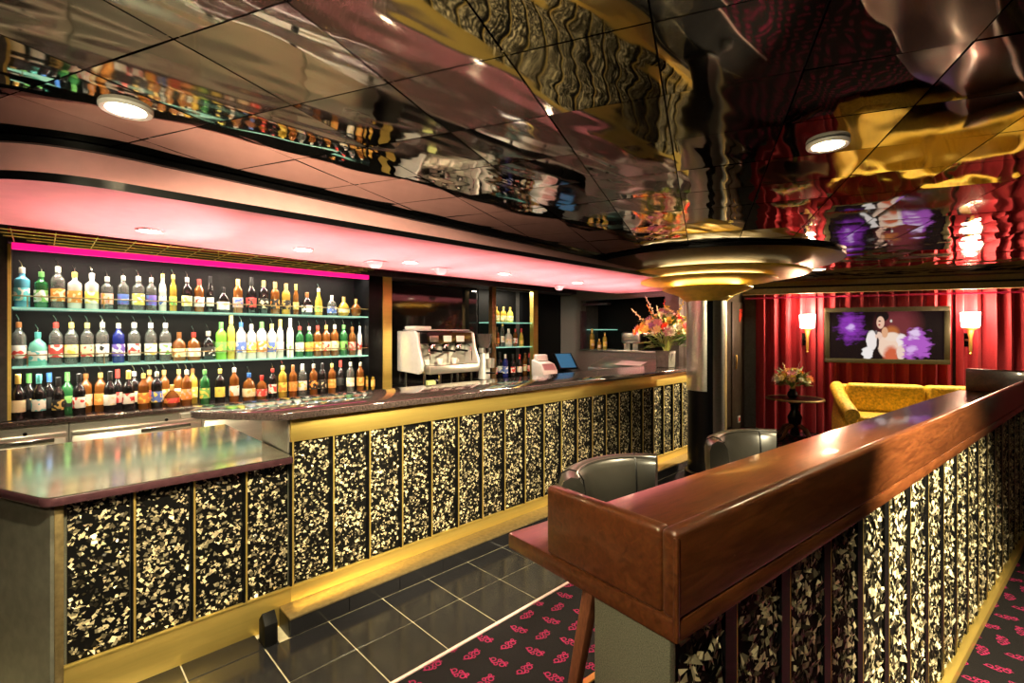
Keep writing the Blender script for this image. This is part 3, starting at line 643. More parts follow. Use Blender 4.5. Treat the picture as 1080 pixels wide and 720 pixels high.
r2 = [(19.8, X1, 'std', 'clear', 'white', 'red', 'brown', 1, 1.08), (40, X1, 'squat', 'mint', 'white', 'teal', 'teal', 1, 1.1), (59, X1, 'std', 'clear', 'red', 'white', 'red', 1, 1.08), (75.3, X1, 'std', 'clear', 'cream', 'yellow', 'yellow', 1, 1.08),
      (92, X1, 'std', 'clear', 'cream', 'red', 'yellow', 1, 1.08), (108, X1, 'std', 'clear', 'white', 'black', 'steel', 1, 1.1), (125, X1, 'std', 'blue', 'purple', 'white', 'steel', 1, 1.08), (141.5, X1, 'std', 'clear', 'white', 'red', 'white', 1, 1.1),
      (159, X1, 'std', 'clear', 'white', 'yellow', 'white', 1, 1.1), (174.4, X1, 'std', 'clear', 'white', 'green', 'white', 1, 1.1), (189.5, X1, 'squat', 'amber', 'cream', 'orange', 'brown', 0, 1.1), (205, X1, 'squat', 'amber', 'white', 'cream', 'red', 1, 1.1),
      (220.5, X1, 'squat', 'dark', 'black', 'white', 'steel', 1, 1.15), (232, X1, 'std', 'lime', 'green', 'yellow', 'green', 0, 1.15), (243, X1, 'slim', 'yellow', 'yellow', 'green', 'yellow', 0, 1.16), (254.5, X1, 'std', 'frost', 'blue', 'white', 'blue', 1, 1.15),
      (265.5, X1, 'std', 'frost', 'yellow', 'white', 'steel', 1, 1.1), (276, X1, 'std', 'frost', 'orange', 'white', 'green', 0, 1.18), (286, X1, 'std', 'frost', 'blue', 'yellow', 'yellow', 1, 1.12), (295.5, X1, 'slim', 'frost', 'white', 'white', 'gold', 0, 1.08),
      (306, X1, 'slim', 'white', 'white', 'green', 'white', 0, 1.12), (316, X1, 'std', 'green', 'white', 'cream', 'red', 1, 1.05), (326, X1, 'std', 'green', 'yellow', 'orange', 'steel', 1, 1.05), (335, X1, 'std', 'amber', 'orange', 'cream', 'red', 1, 1.08),
      (344, X1, 'std', 'amber', 'cream', 'red', 'gold', 1, 1.1), (353, X1, 'std', 'amber', 'cream', 'yellow', 'steel', 1, 1.12), (362.5, X1, 'std', 'green', 'green', 'black', 'green', 1, 1.12), (371.5, X1, 'std', 'amber', 'pink', 'red', 'brown', 1, 1.05),
      (379.5, X1, 'slim', 'white', 'red', 'white', 'white', 1, .92), (388, X1, 'std', 'sky', 'teal', 'sky' if False else 'blue', 'steel', 1, 1.0)]
row(r2, 1.3132, 'middle shelf', 'bottles on the middle shelf')
XF, XB = -4.80, -4.92
r3 = [(19, XF, 'wine', 'dark', 'cream', 'cream', 'gold', 0, 1.1), (30.6, XB, 'wine', 'dark', 'black', 'gold', 'green', 0, 1.08), (41, XF, 'wine', 'dark', 'white', 'teal', 'teal', 0, 1.08), (52, XB, 'wine', 'dark', 'black', 'black', 'blue', 0, 1.08),
      (61.5, XF, 'wine', 'dark', 'black', 'gold', 'black', 0, .98), (71, XB, 'wine', 'green', 'black', 'green', 'green', 0, 1.08), (83.5, XF, 'wine', 'dark', 'white', 'red', 'black', 0, 1.05), (90.5, XB, 'std', 'amber', 'cream', 'orange', 'brown', 1, 1.1),
      (106, XB, 'std', 'amber', 'orange', 'gold', 'gold', 1, 1.1), (116, XF, 'wine', 'dark', 'white', 'cream', 'black', 0, 1.08), (124, XB, 'wine', 'dark', 'pink', 'red', 'red', 0, 1.1), (135.5, XF, 'wine', 'dark', 'white', 'red', 'gold', 0, 1.08), (141.5, XB, 'std', 'dark', 'cream', 'white', 'steel', 1, 1.1),
      (151.3, XF, 'std', 'amber', 'orange', 'yellow', 'gold', 1, 1.05), (157.5, XB, 'std', 'amber', 'orange', 'red', 'gold', 1, 1.12), (166, XF, 'std', 'dark', 'blue', 'yellow', 'steel', 1, 1.08), (173, XB, 'std', 'amber', 'cream', 'orange', 'gold', 1, 1.1), (181.5, XF, 'round', 'amber', 'red', 'orange', 'gold', 0, 1.05),
      (188.5, XB, 'std', 'amber', 'white', 'orange', 'gold', 1, 1.1), (196, XF, 'std', 'amber', 'orange', 'pink', 'steel', 1, 1.1), (203, XB, 'std', 'gold', 'yellow', 'cream', 'brown', 1, 1.1), (216, XF, 'std', 'green', 'green', 'yellow', 'green', 1, 1.08), (232, XF, 'std', 'dark', 'yellow', 'gold', 'yellow', 1, 1.08),
      (247, XF, 'std', 'amber', 'white', 'orange', 'steel', 1, 1.1), (262.5, XF, 'squat', 'amber', 'cream', 'gold', 'blue', 1, 1.2), (276, XF, 'squat', 'amber', 'red', 'pink', 'red', 0, 1.05), (287.5, XF, 'std', 'dark', 'white', 'red', 'red', 1, 1.02), (298, XF, 'std', 'gold', 'yellow', 'orange', 'yellow', 1, 1.1), (309, XF, 'std', 'amber', 'orange', 'gold', 'brown', 0, 1.1),
      (319, XF, 'std', 'clear', 'white', 'yellow', 'white', 0, 1.12), (331, XF, 'std', 'amber', 'black', 'orange', 'steel', 1, 1.1), (339.5, XF, 'std', 'dark', 'black', 'cream', 'black', 0, 1.12), (350, XF, 'std', 'amber', 'orange', 'gold', 'gold', 1, 1.1), (359, XB, 'wine', 'dark', 'black', 'black', 'red', 0, 1.1), (369.5, XF, 'std', 'clear', 'cream', 'white', 'steel', 1, 1.12),
      (380, XF, 'std', 'amber', 'gold', 'orange', 'steel', 1, 1.1), (391, XF, 'squat', 'gold', 'gold', 'orange', 'gold', 1, 1.2)]
row(r3, .9402, 'back counter', 'bottles standing on the back counter')
row([(523.5, -4.9, 'squat', 'gold', 'cream', 'gold', 'gold', 0, 1.0), (531, -4.9, 'squat', 'gold', 'cream', 'yellow', 'gold', 0, 1.0), (538, -4.9, 'squat', 'yellow', 'cream', 'gold', 'gold', 0, 1.0)], 1.7002, 'top shelf of the small display', 'bottles in the small display')
row([(524, -4.9, 'std', 'amber', 'orange', 'red', 'brown', 0, .95), (530, -4.9, 'slim', 'clear', 'white', 'cream', 'gold', 0, 1.05), (536.5, -4.9, 'squat', 'frost', 'cream', 'white', 'white', 0, 1.15), (543.5, -4.9, 'std', 'amber', 'white', 'red', 'red', 0, .88), (549.8, -4.9, 'champ', 'yellow', 'yellow', 'gold', 'red', 0, .85)], 1.3602, 'small display middle shelf', 'bottles in the small display')
row([(521.5, -4.84, 'std', 'dark', 'white', 'red', 'gold', 0, 1.08), (527.2, -4.96, 'wine', 'dark', 'white', 'blue', 'black', 0, 1.1), (533, -4.84, 'std', 'blue', 'blue', 'white', 'white', 0, 1.1), (541, -4.84, 'wine', 'dark', 'red', 'white', 'black', 0, 1.02), (548, -4.84, 'wine', 'dark', 'white', 'cream', 'red', 0, 1.0), (554, -4.96, 'std', 'amber', 'cream', 'red', 'brown', 0, 1.1), (558.5, -4.84, 'wine', 'dark', 'pink', 'red', 'red', 0, 1.05)], .9402, 'small display counter', 'bottles in the small display')
def hatch_b(px, kind, glass, lab, s, label):
    Y = EY + .10; d = px_dir(px); bottle((d[0] / d[1] * Y, Y, 1.3002), kind, glass, lab, 'gold', label, 'bottles in the hatch', s, 'cream', False)
hatch_b(624.5, 'std', 'gold', 'yellow', 1.1, 'tall golden bottle at the left of the serving hatch')
hatch_b(632, 'squat', 'gold', 'cream', .75, 'short golden bottle in the middle of the serving hatch')
hatch_b(638, 'std', 'yellow', 'yellow', .9, 'yellow bottle at the right of the hatch trio')
lc = thing('added_uplight_rail', 'slim added rail of unseen rose uplights behind the rear edge of the bar top', 'light rail', (-3.40, .6, 0))  # unseen body for the added uplights
obj('channel', G().box(-.03, .03, 0, 5.0, 1.045, 1.07), 'steel', lc)
for k in range(6): obj('bracket', G().box(.03, .30, .5 + k * .8, .53 + k * .8, 1.05, 1.065), 'steel', lc)
for k in range(10): obj('added_uplight', G().lathe([(.018, 0), (.022, 0), (.022, .02), (.016, .02), (.018, 0)], 14, cy=.12 + .53 * k, cz=1.0701), 'black', lc)

# ================================================================== COLUMN AND ROUND CANOPY
CX, CY = -2.235, 5.14
col = thing('column', 'black round column with steel cladding between bar and door', 'column', (CX, CY, 0))
obj('core', G().lathe([(.0001, 0), (.190, 0), (.190, 1.90), (.0001, 1.90)], 40), 'black', col)
fa = atan2(-CY, -CX)                                    # direction to the viewer
def sector(a0, a1, z0, z1, r0=.1905, r1=.203): return G().lathe([(r0, z0), (r1, z0), (r1, z1), (r0, z1), (r0, z0)], 20, a0, a1)
obj('steel_sleeve', sector(fa - R(100), fa + R(2), .94, 1.89), 'steel', col)
obj('steel_sleeve', sector(fa + R(20), fa + R(62), .02, 1.89), 'steel', col)
obj('brass_sleeve', sector(fa + R(64), fa + R(110), .02, 1.89), 'brass_dark', col)
obj('base_ring', G().lathe([(.19, .001), (.225, .001), (.225, .07), (.20, .08), (.19, .08)], 40), 'black', col)
can = thing('round_canopy', 'round stepped gold ceiling canopy crowning the column', 'canopy', (CX, CY, 0))
obj('outer_disc', G().lathe([(.0001, 2.2955), (1.225, 2.2955), (1.235, 2.288), (1.235, 2.272), (1.20, 2.255), (1.0, 2.225), (.0001, 2.225)], 72), 'brown_disc', can)
obj('rim', G().lathe([(1.22, 2.2958), (1.245, 2.2958), (1.245, 2.270), (1.232, 2.268), (1.236, 2.285)], 72), 'black', can)
def dish(rim, zr, inner, zi, th=.02): return G().lathe([(inner, zi + th), (rim * .62, zi + (zr - zi) * .55 + th), (rim - .03, zr), (rim, zr + .004), (rim + .004, zr - .012), (rim - .02, zr - .022), (rim * .62, zi + (zr - zi) * .45), (inner, zi)], 64)
for (rm, zr, inn, zi, nm) in ((.96, 2.165, .30, 2.125, 0), (.68, 2.115, .28, 2.06, 1), (.45, 2.03, .20, 1.885, 2)):
    obj('gold_dish', dish(rm, zr, inn, zi), 'gold_dish', can)
obj('neck', G().lathe([(.19, 1.905), (.26, 1.93), (.26, 2.235), (.19, 2.235)], 40), 'gold_dish', can)
for (r_, z_) in ((.78, 2.168), (.54, 2.118), (.34, 2.03)):
    obj('cove_lamp', G().lathe([(r_, z_ - .004), (r_ + .02, z_ - .004), (r_ + .02, z_ + .006), (r_, z_ + .006), (r_, z_ - .004)], 40), 'glow_cove', can)

# ================================================================== WOODEN DRINKS LEDGE (right)
LW, LL = .49, 5.15; LRZ = -math.atan(.12)
led2 = thing('drinks_ledge', 'long polished walnut drinks ledge over pearl chip panels', 'bar ledge', (-.40, .80, 0), LRZ)
obj('ledge_top', G().box(-LW, .0, 0, LL, .992, 1.032), 'wood', led2, bev=.005)
def upstand(x0, x1, y0, y1, z0, z1): return G().box(x0, x1, y0, y1, z0, z1)
obj('side_rail', upstand(-.034, 0, 0, LL, 1.032, 1.19), 'wood', led2, bev=.010, seg=3)
obj('end_rail', upstand(-.345, -.0345, 0, .034, 1.032, 1.188), 'wood', led2, bev=.010, seg=3)
obj('end_rail', upstand(-LW + .05, -.0345, LL - .04, LL, 1.032, 1.23), 'wood', led2, bev=.010, seg=3)
obj('corner_bead', G().box(-.008, .002, -.002, .008, .995, 1.18), 'wood', led2, bev=.003)
obj('carcass', G().box(-.20, -.030, .03, LL - .03, 0, .992), 'black', led2)
obj('end_panel', G().box(-.205, -.022, .012, .03, 0, .992), 'grey_panel', led2, bev=.002)
obj('plinth', G().box(-.03, .008, .03, LL - .03, 0, .045), 'brass', led2, bev=.003)
RP = .256
ps_r = panel_set(RP - .046, .945, 760, .013, .040, 'chip_r', 6)
mul_r = mesh('mullion', G().box(-.018, -.008, -.024, .021, .046, .990), 'black'); cap_r = mesh('brass_face', G().box(-.018, -.0075, .021, .024, .046, .990), 'brass')
for k in range(20):
    y = .226 - RP + k * RP
    if k:
        m_ = inst('mullion', mul_r, led2, (-.012, y, 0)); inst('brass_face', cap_r, m_)
    y0 = max(y, .03) ; yc = y + RP / 2
    if k == 0:
        p0 = panel_set(.226 - .065, .945, 520, .015, .048, 'chip_r', 1); place_panel(led2, p0, (-.029, .03 + .086, .046), 0)
    else: place_panel(led2, ps_r, (-.029, yc, .046), k)

# ------------------------------------------------------------------ stools
def stool(xl, yl, rz, label):
    base = Matrix.Translation((-.40, .80, 0)) @ Matrix.Rotation(LRZ, 4, 'Z') @ Vector((xl, yl, 0))
    t = thing('bar_stool', label, 'stool', base, LRZ + rz, 'leather bar stools at the ledge')
    # local: +x faces the ledge
    seat = rpoly([(.19, -.18), (.19, .18), (-.15, .18), (-.15, -.18)], .09, 5)
    obj('seat', G().loft([(x * .96, y * .96) for x, y in seat], .69, seat, .705, True, False).loft(seat, .705, seat, .75, False, False).loft(seat, .75, [(x * .9, y * .9) for x, y in seat], .775, False, True), 'leather', t, smooth=60)
    path = []
    for k in range(25):
        a = pi - R(62) + R(124) * k / 24; e = 1.0
        path.append((.19 * cos(a) - .05, .235 * sin(a), cos(a), sin(a)))
    sec = [(.0, .70), (.045, .70), (.075, .80), (.090, .93), (.092, 1.0), (.082, 1.032), (.055, 1.046), (.025, 1.040), (.006, 1.01), (-.006, .92), (-.004, .80)]
    bk = obj('backrest', G().sweep(path, sec), 'leather', t, bev=0, smooth=50)
    for kk in (4, 20):
        x, y, nx, ny = path[kk]; obj('seam', G().tube([(x + nx * o, y + ny * o, z) for o, z in [(-.005, .80), (-.007, .92), (.005, 1.01), (.025, 1.041), (.055, 1.047), (.082, 1.033), (.093, 1.0)]], .0035, 6), 'black', bk)
    obj('piping', G().tube([(x + nx * .024, y + ny * .024, 1.040) for x, y, nx, ny in path], .0045, 6), 'leather', bk)
    for sx in (1, -1):
        for sy in (1, -1):
            top = Vector((.15 * sx, .15 * sy, .69)); bot = Vector((.235 * sx, .235 * sy, .0))
            g = G(); h0, h1 = .024, .016
            g.add([(top.x + a * h0, top.y + b * h0, top.z) for a, b in ((-1, -1), (1, -1), (1, 1), (-1, 1))] + [(bot.x + a * h1, bot.y + b * h1, bot.z) for a, b in ((-1, -1), (1, -1), (1, 1), (-1, 1))], [(0, 1, 2, 3), (4, 7, 6, 5)] + [(i, (i + 1) % 4, 4 + (i + 1) % 4, 4 + i) for i in range(4)])
            obj('leg', g, 'leg_wood', t, bev=.004)
    f = .205
    for (a, b) in (((f, -f), (f, f)), ((-f, -f), (-f, f)), ((-f, -f), (f, -f)), ((-f, f), (f, f))):
        d = Vector((b[0] - a[0], b[1] - a[1])).normalized(); n = Vector((-d.y, d.x)) * .012; q = [(a[0] + n.x, a[1] + n.y), (b[0] + n.x, b[1] + n.y), (b[0] - n.x, b[1] - n.y), (a[0] - n.x, a[1] - n.y)]
        r_ = obj('footrest', G().prism(q, .235, .262), 'black', t); obj('brass_cover', G().prism(q, .262, .268), 'brass', r_)
    return t
stool(-.54, .69, R(2), 'grey leather bar stool nearest the viewer, behind the ledge')
stool(-.50, 1.60, R(-4), 'grey leather bar stool further along the ledge, before the column')

# ================================================================== FAR WALL
def gthing(name, label, cat, a, b, z=0, group=None): return thing(name, label, cat, gw(a, b, z), GR, group)
def curtain(a0, a1, label, seed):
    rnd = random.Random(seed); t = gthing('curtain', label, 'curtain', a0, 8.70, 0, 'red velvet curtains'); w_ = a1 - a0
    n = int(w_ * 70); xs = [w_ * i / n for i in range(n + 1)]; ph = rnd.uniform(0, 6); zs = (.012, .3, .9, 1.5, 2.0, 2.30)
    def off(x, z): return .078 * sin(x * 2 * pi / .17 + ph + .8 * sin(x * 3.1 + ph) + .06 * (2.3 - z)) + .018 * sin(x * 2 * pi / .071 + ph * 2)
    g = G(); m_ = len(zs)
    g.add([(x, off(x, z) * (1.0 if z < 2 else .8), z) for x in xs for z in zs], [(i * m_ + j, (i + 1) * m_ + j, (i + 1) * m_ + j + 1, i * m_ + j + 1) for i in range(n) for j in range(m_ - 1)])
    g.add([(x, off(x, z) * (1.0 if z < 2 else .8) + .012, z) for x in xs for z in zs], [(i * m_ + j, i * m_ + j + 1, (i + 1) * m_ + j + 1, (i + 1) * m_ + j) for i in range(n) for j in range(m_ - 1)])
    obj('drape', g, 'curtain', t, smooth=70)
    obj('track', G().box(0, w_, .065, .09, 2.27, 2.31), 'black', t)
curtain(.80, 1.62, 'red pleated curtain left of the television', 1)
curtain(1.625, 3.33, 'red pleated curtain behind the television and sofa', 4)
curtain(3.335, 5.15, 'red pleated curtain right of the television', 9)
# television
tv = gthing('television', 'large black framed television showing a singer with purple feathers', 'television', 2.45, 8.52, 1.52)
obj('cabinet', G().box(-.75, .75, -.01, .05, -.41, .41), 'black', tv, bev=.006)
obj('screen', G().box(-.685, .685, -.014, -.0102, -.345, .345), 'tv', tv)
for (x0, x1, z0, z1) in ((-.75, .75, .345, .41), (-.75, .75, -.41, -.345), (-.75, -.685, -.345, .345), (.685, .75, -.345, .345)):
    obj('frame', G().box(x0, x1, -.028, -.0102, z0, z1), mat('tv_frame', (.06, .055, .03), .35, .3, .1), tv, bev=.004)
# sconces
def sconce(a, label):
    t = gthing('wall_sconce', label, 'lamp', a, 8.50, 1.5, 'torch wall lamps')
    obj('shade', G().lathe([(.0001, .13), (.085, .13), (.095, .14), (.105, .33), (.10, .335), (.09, .15), (.0001, .14)], 24), 'glow_soft', t)
    obj('cup', G().lathe([(.0001, .085), (.04, .09), (.07, .11), (.09, .129), (.0001, .129)], 20), 'brass', t)
    obj('stem', G().lathe([(.0001, -.22), (.012, -.21), (.018, -.19), (.02, -.02), (.034, .06), (.038, .088), (.0001, .088)], 16), 'brass', t)
    obj('finial', G().ball((0, 0, -.23), .018), 'brass', t)
    obj('bracket', G().box(-.015, .015, .01, .13, -.06, -.03), 'brass_dark', t, bev=.003)
    obj('wall_plate', G().box(-.045, .045, .13, .15, -.14, .05), 'black', t, bev=.004)
    p = point(gw(a, 8.50, 1.88), 22, (1, .62, .38), .05)
    point(gw(a, 8.36, 1.62), 12, (1, .62, .38), .05)
sconce(1.475, 'brass torch wall lamp glowing left of the television')
sconce(3.42, 'brass torch wall lamp glowing right of the television')
# sofa
def sofa():
    t = gthing('sofa', 'gold brocade sofa with rolled arms below the television', 'sofa', 1.72, 7.45)
    W, D = 2.1, .85
    obj('base', G().box(.10, W - .10, .06, D - .04, .12, .32), 'sofa', t, bev=.02)
    for k in range(2):
        x0 = .16 + k * (W - .32) / 2
        obj('seat_cushion', G().box(x0 + .005, x0 + (W - .32) / 2 - .005, .02, .62, .32, .47), 'sofa', t, bev=.05, seg=4)
        obj('back_cushion', G().box(x0 + .005, x0 + (W - .32) / 2 - .005, .55, .74, .46, .85), 'sofa', t, bev=.06, seg=4)
    obj('back_frame', G().box(.06, W - .06, .72, D, .12, .82), 'sofa', t, bev=.05, seg=3)
    for s in (0, 1):
        pf = [(.02, .12), (.16, .12), (.17, .45), (.13, .55)] + [(.08 + .085 * cos(a), .60 + .085 * sin(a)) for a in [R(-20 + 22 * k) for k in range(11)]] + [(.0, .56), (.05, .48), (.02, .35)]
        if s: pf = [(W - x, z) for x, z in reversed(pf)]
        g = G(); n = len(pf); ysl = (.0, .03, .45, .80); hh = (-.12, -.10, .0, .17)
        vs = [(x, y, z + (hh[i] if z > .4 else 0)) for i, y in enumerate(ysl) for x, z in pf]
        g.add(vs, [(i * n + k, (i + 1) * n + k, (i + 1) * n + (k + 1) % n, i * n + (k + 1) % n) for i in range(3) for k in range(n)] + [tuple(range(n)), tuple(reversed(range(3 * n, 4 * n)))])
        obj('arm', g, 'sofa', t, smooth=50)
    for x in (.12, W - .12):
        for y in (.08, D - .08): obj('leg', G().lathe([(.0001, 0), (.018, 0), (.028, .12), (.0001, .12)], 10, cx=x, cy=y), 'leg_wood', t)
sofa()
# bouquets
FC = {n: mat('petal_' + n, c, .6, 0, .15, 60) for n, c in {'white': (.86, .82, .62), 'red': (.72, .04, .02), 'orange': (.85, .33, .05), 'yellow': (.82, .66, .12), 'pink': (.75, .34, .40), 'lilac': (.50, .22, .48), 'cream': (.85, .72, .36)}.items()}
def flower_mesh(col, petals, r, cup):
    g = G()
    for k in range(petals):
        a = 2 * pi * k / petals; wd = r * 2.2 / petals
        pts = [(0, 0, 0), (r * .5, wd * .8, cup * .5), (r, 0, cup), (r * .5, -wd * .8, cup * .5), (r * .5, 0, cup * .35)]
        g.add([(x * cos(a) - y * sin(a), x * sin(a) + y * cos(a), z) for x, y, z in pts], [(0, 1, 4), (1, 2, 4), (2, 3, 4), (3, 0, 4)])
        a += pi / petals
        pts = [(0, 0, .004), (r * .35, wd * .6, cup * .6), (r * .7, 0, cup * 1.25), (r * .35, -wd * .6, cup * .6)]
        g.add([(x * cos(a) - y * sin(a), x * sin(a) + y * cos(a), z) for x, y, z in pts], [(0, 1, 2, 3)])
    g.ball((0, 0, cup * .35), r * .17, seg=6, rings=4)
    return mesh('flower', g, FC[col], smooth=0)
def spike_mesh(col, n, ln, r):
    g = G(); rnd = random.Random(n)
    for k in range(n):
        z = ln * k / n; a = k * 2.4; rr = r * (1 - .6 * k / n)
        g.ball((rr * .6 * cos(a), rr * .6 * sin(a), z), rr * .62, 1, 1, .8, 6, 4)
    g.tube([(0, 0, -.12), (0, 0, ln)], .004, 5); return mesh('flower_spike', g, FC[col], smooth=0)
def leaf_mesh(ln, wd):
    g = G(); g.add([(0, 0, 0), (wd, 0, ln * .4), (0, .01, ln * .42), (-wd, 0, ln * .4), (0, -.02, ln)], [(0, 1, 2), (1, 4, 2), (4, 3, 2), (3, 0, 2)]); return mesh('leaf', g, 'leaf', smooth=0)
def bouquet(name, label, loc, rad, h, cols, nf, spikes, fr, seed):
    rnd = random.Random(seed); t = thing(name, label, 'flowers', loc)
    fm = {c: flower_mesh(c, rnd.choice((5, 6, 7)), fr, fr * .55) for c in set(cols)}; lm = leaf_mesh(fr * 3.2, fr * .5)
    def orient(o, d): o.rotation_euler = Vector(d).to_track_quat('Z', 'Y').to_euler()
    for k in range(nf):
        th = rnd.uniform(0, 2 * pi); q = sqrt(rnd.random()); el = (1 - q * .8) * rnd.uniform(.8, 1.)
        p = Vector((rad * q * cos(th), rad * q * sin(th), h * (.22 + .62 * el)))
        o = inst('flower', fm[cols[k % len(cols)]], t, p); orient(o, (p.x, p.y, (p.z - h * .25) * 1.0 + .02)); s = rnd.uniform(.75, 1.3); o.scale = (s, s, s)
        if k % 3 == 0: obj('stem', G().tube([(0, 0, -.05), (p.x * .3, p.y * .3, p.z * .5), tuple(p)], .003, 5), 'stem', t)
    for k in range(nf):
        th = rnd.uniform(0, 2 * pi); q = sqrt(rnd.random()); o = inst('leaf', lm, t, (rad * .5 * q * cos(th), rad * .5 * q * sin(th), h * rnd.uniform(.05, .55))); orient(o, (cos(th), sin(th), rnd.uniform(-.1, 1.2)))
    for (c, n, ln, r, dx, dy, z) in spikes:
        o = inst('flower_spike', spike_mesh(c, n, ln, r), t, (dx * rad * .4, dy * rad * .4, z)); orient(o, (dx, dy, 1.2))
# bar vase at photo column 700
VX = -2.93; VY = bar_y(702, VX)
vs_ = thing('square_vase', 'square grey vase on the far end of the bar top', 'vase', (VX, VY, 1.128))
obj('body', G().loft([(-.085, -.085), (.085, -.085), (.085, .085), (-.085, .085)], 0, [(-.09, -.09), (.09, -.09), (.09, .09), (-.09, .09)], .20), 'vase', vs_, bev=.006)
obj('rim', G().box(-.093, .093, -.093, .093, .195, .202), 'vase', vs_, bev=.002)
bouquet('flower_bouquet', 'tall mixed bouquet of red, orange, white and pink flowers on the bar', (VX, VY, 1.331), .40, .66, ['red', 'orange', 'white', 'cream', 'pink', 'yellow', 'white', 'lilac'], 115,
        [('cream', 14, .34, .03, -.9, -.7, .28), ('yellow', 16, .42, .035, .3, .5, .30), ('white', 12, .36, .03, -.35, -.55, .36), ('orange', 14, .34, .03, -.7, .1, .3), ('yellow', 14, .44, .032, .75, .35, .25), ('cream', 12, .3, .03, .1, -.8, .3), ('red', 10, .3, .034, -.1, .1, .35)], .058, 5)
# side table and bouquet by the curtain
stb = gthing('side_table', 'round dark side table with gold rimmed top by the curtain', 'table', 1.25, 8.12)
obj('table_top', G().lathe([(.0001, .575), (.36, .575), (.36, .598), (.0001, .60)], 40), 'black', stb)
obj('rim', G().lathe([(.36, .572), (.378, .576), (.38, .59), (.372, .602), (.352, .602), (.352, .5985), (.36, .598)], 40), 'brass_dark', stb)
obj('pedestal', G().lathe([(.0001, .02), (.07, .06), (.05, .14), (.085, .24), (.10, .32), (.05, .42), (.06, .5), (.14, .574), (.0001, .574)], 20), 'black', stb)
for k in range(4):
    a = pi / 4 + pi / 2 * k; obj('leg', G().tube([(.05 * cos(a), .05 * sin(a), .20), (.17 * cos(a), .17 * sin(a), .16), (.24 * cos(a), .24 * sin(a), .05), (.29 * cos(a), .29 * sin(a), .02)], [.035, .03, .022, .018], 8), 'leg_wood', stb)
p_ = gw(1.22, 8.12, .601)
rv = thing('round_vase', 'small dark round vase on the side table', 'vase', p_)
obj('body', G().lathe([(.0001, 0), (.05, 0), (.075, .04), (.06, .09), (.04, .11), (.045, .125), (.0001, .12)], 18), 'black', rv)
obj('lip', G().lathe([(.043, .12), (.052, .125), (.052, .131), (.043, .131)], 18), 'black', rv)
bouquet('flower_bouquet', 'loose bouquet of cream and pink lilies on the side table', tuple(p_ + Vector((0, 0, .131))), .24, .38, ['cream', 'white', 'pink', 'yellow', 'cream', 'orange'], 60, [('cream', 8, .2, .025, -.6, .2, .2), ('pink', 8, .22, .022, .5, -.4, .22)], .06, 12)

# ================================================================== BEHIND THE BAR
cm = thing('coffee_machine', 'large pale steel espresso machine on the back counter', 'coffee machine', (-4.50, 2.85, .94))
W = .80
side = [(-.22, .12), (.20, .10), (.26, .14), (.27, .24), (.20, .42), (.17, .60), (.12, .63), (-.22, .63)]
for y in (0, W - .035): obj('side_panel', G().prism_y(side, y, y + .035), 'steel_light', cm, bev=.012, seg=3)
obj('rear_body', G().box(-.21, .02, .035, W - .035, .12, .61), 'steel_light', cm, bev=.006)
obj('head_box', G().prism_y([(.021, .47), (.17, .47), (.15, .61), (.021, .61)], .14, W - .036), 'black_glass', cm)
obj('top_rail', G().box(-.20, .155, .06, W - .06, .631, .648), 'steel_light', cm, bev=.006)
obj('drip_tray', G().box(.021, .285, .09, W - .036, .10, .20), 'steel', cm, bev=.008)
obj('tray_grid', G().box(.04, .27, .11, W - .05, .2005, .206), 'chrome', cm)
obj('splash_back', G().box(.021, .028, .04, W - .04, .205, .469), 'steel', cm)
for k in range(3):
    y = .23 + k * .18
    gh = obj('group_head', G().lathe([(.0001, .0), (.04, 0), (.042, .05), (.03, .07), (.0001, .07)], 16, cx=.12, cy=y, cz=.40), 'chrome', cm)
    obj('portafilter', G().lathe([(.0001, -.03), (.03, -.025), (.036, 0), (.0001, 0)], 14, cx=.12, cy=y, cz=.395).tube([(.14, y, .385), (.27, y + .02, .372)], [.011, .015], 8), 'black', gh)
    obj('button_plate', G().box(.155, .168, y - .055, y + .055, .49, .57), 'white' if k else 'steel', cm, bev=.003)
for y in (.12, .70): obj('steam_wand', G().tube([(.15, y, .46), (.21, y + .01, .42), (.22, y + .015, .30), (.215, y + .02, .24)], .006, 6), 'chrome', cm)
for x in (-.17, .2):
    for y in (.08, .72) if x < 0 else (.08, .28, .52, .72): obj('leg', G().lathe([(.0001, 0), (.018, 0), (.014, .03), (.014, .119), (.0001, .119)], 10, cx=x, cy=y), 'chrome', cm)
obj('cloth', G().box(-.15, .05, .05, .28, .648, .69), 'white', cm, bev=.015, seg=3)
for o_ in cm.children:                                  # body rides high on its chrome legs
    if o_.name.startswith('leg'): o_.scale.z = 1.55
    else: o_.scale.z = .87; o_.location.z = .085
def cup(loc, label):
    t = thing('coffee_cup', label, 'cup', loc, random.uniform(0, 6), 'white cups at the espresso machine')
    obj('bowl', G().lathe([(.0001, .004), (.022, 0), (.026, .003), (.036, .06), (.033, .06), (.024, .008), (.0001, .008)], 14), 'cup', t)
    obj('handle', G().tube([(.034, 0, .05), (.052, 0, .045), (.05, 0, .025), (.03, 0, .02)], .004, 6), 'cup', t)
cup((-4.36, 3.17, 1.206), 'white coffee cup under the left spout of the machine'); cup((-4.35, 3.36, 1.206), 'white coffee cup under the middle spout of the machine')
cup((-4.34, 2.99, 1.206), 'white coffee cup at the left end of the drip tray')
gd = thing('coffee_grinder', 'coffee grinder with smoked hopper right of the espresso machine', 'grinder', (-4.47, 3.92, .94))
obj('base', G().box(-.12, .18, -.09, .09, 0, .05), 'black', gd, bev=.012)
obj('body', G().lathe([(.0001, .05), (.075, .05), (.07, .20), (.06, .36), (.085, .38), (.0001, .38)], 18), 'steel_light', gd)
obj('collar', G().lathe([(.086, .365), (.092, .37), (.092, .43), (.0001, .43)], 18), 'chrome', gd)
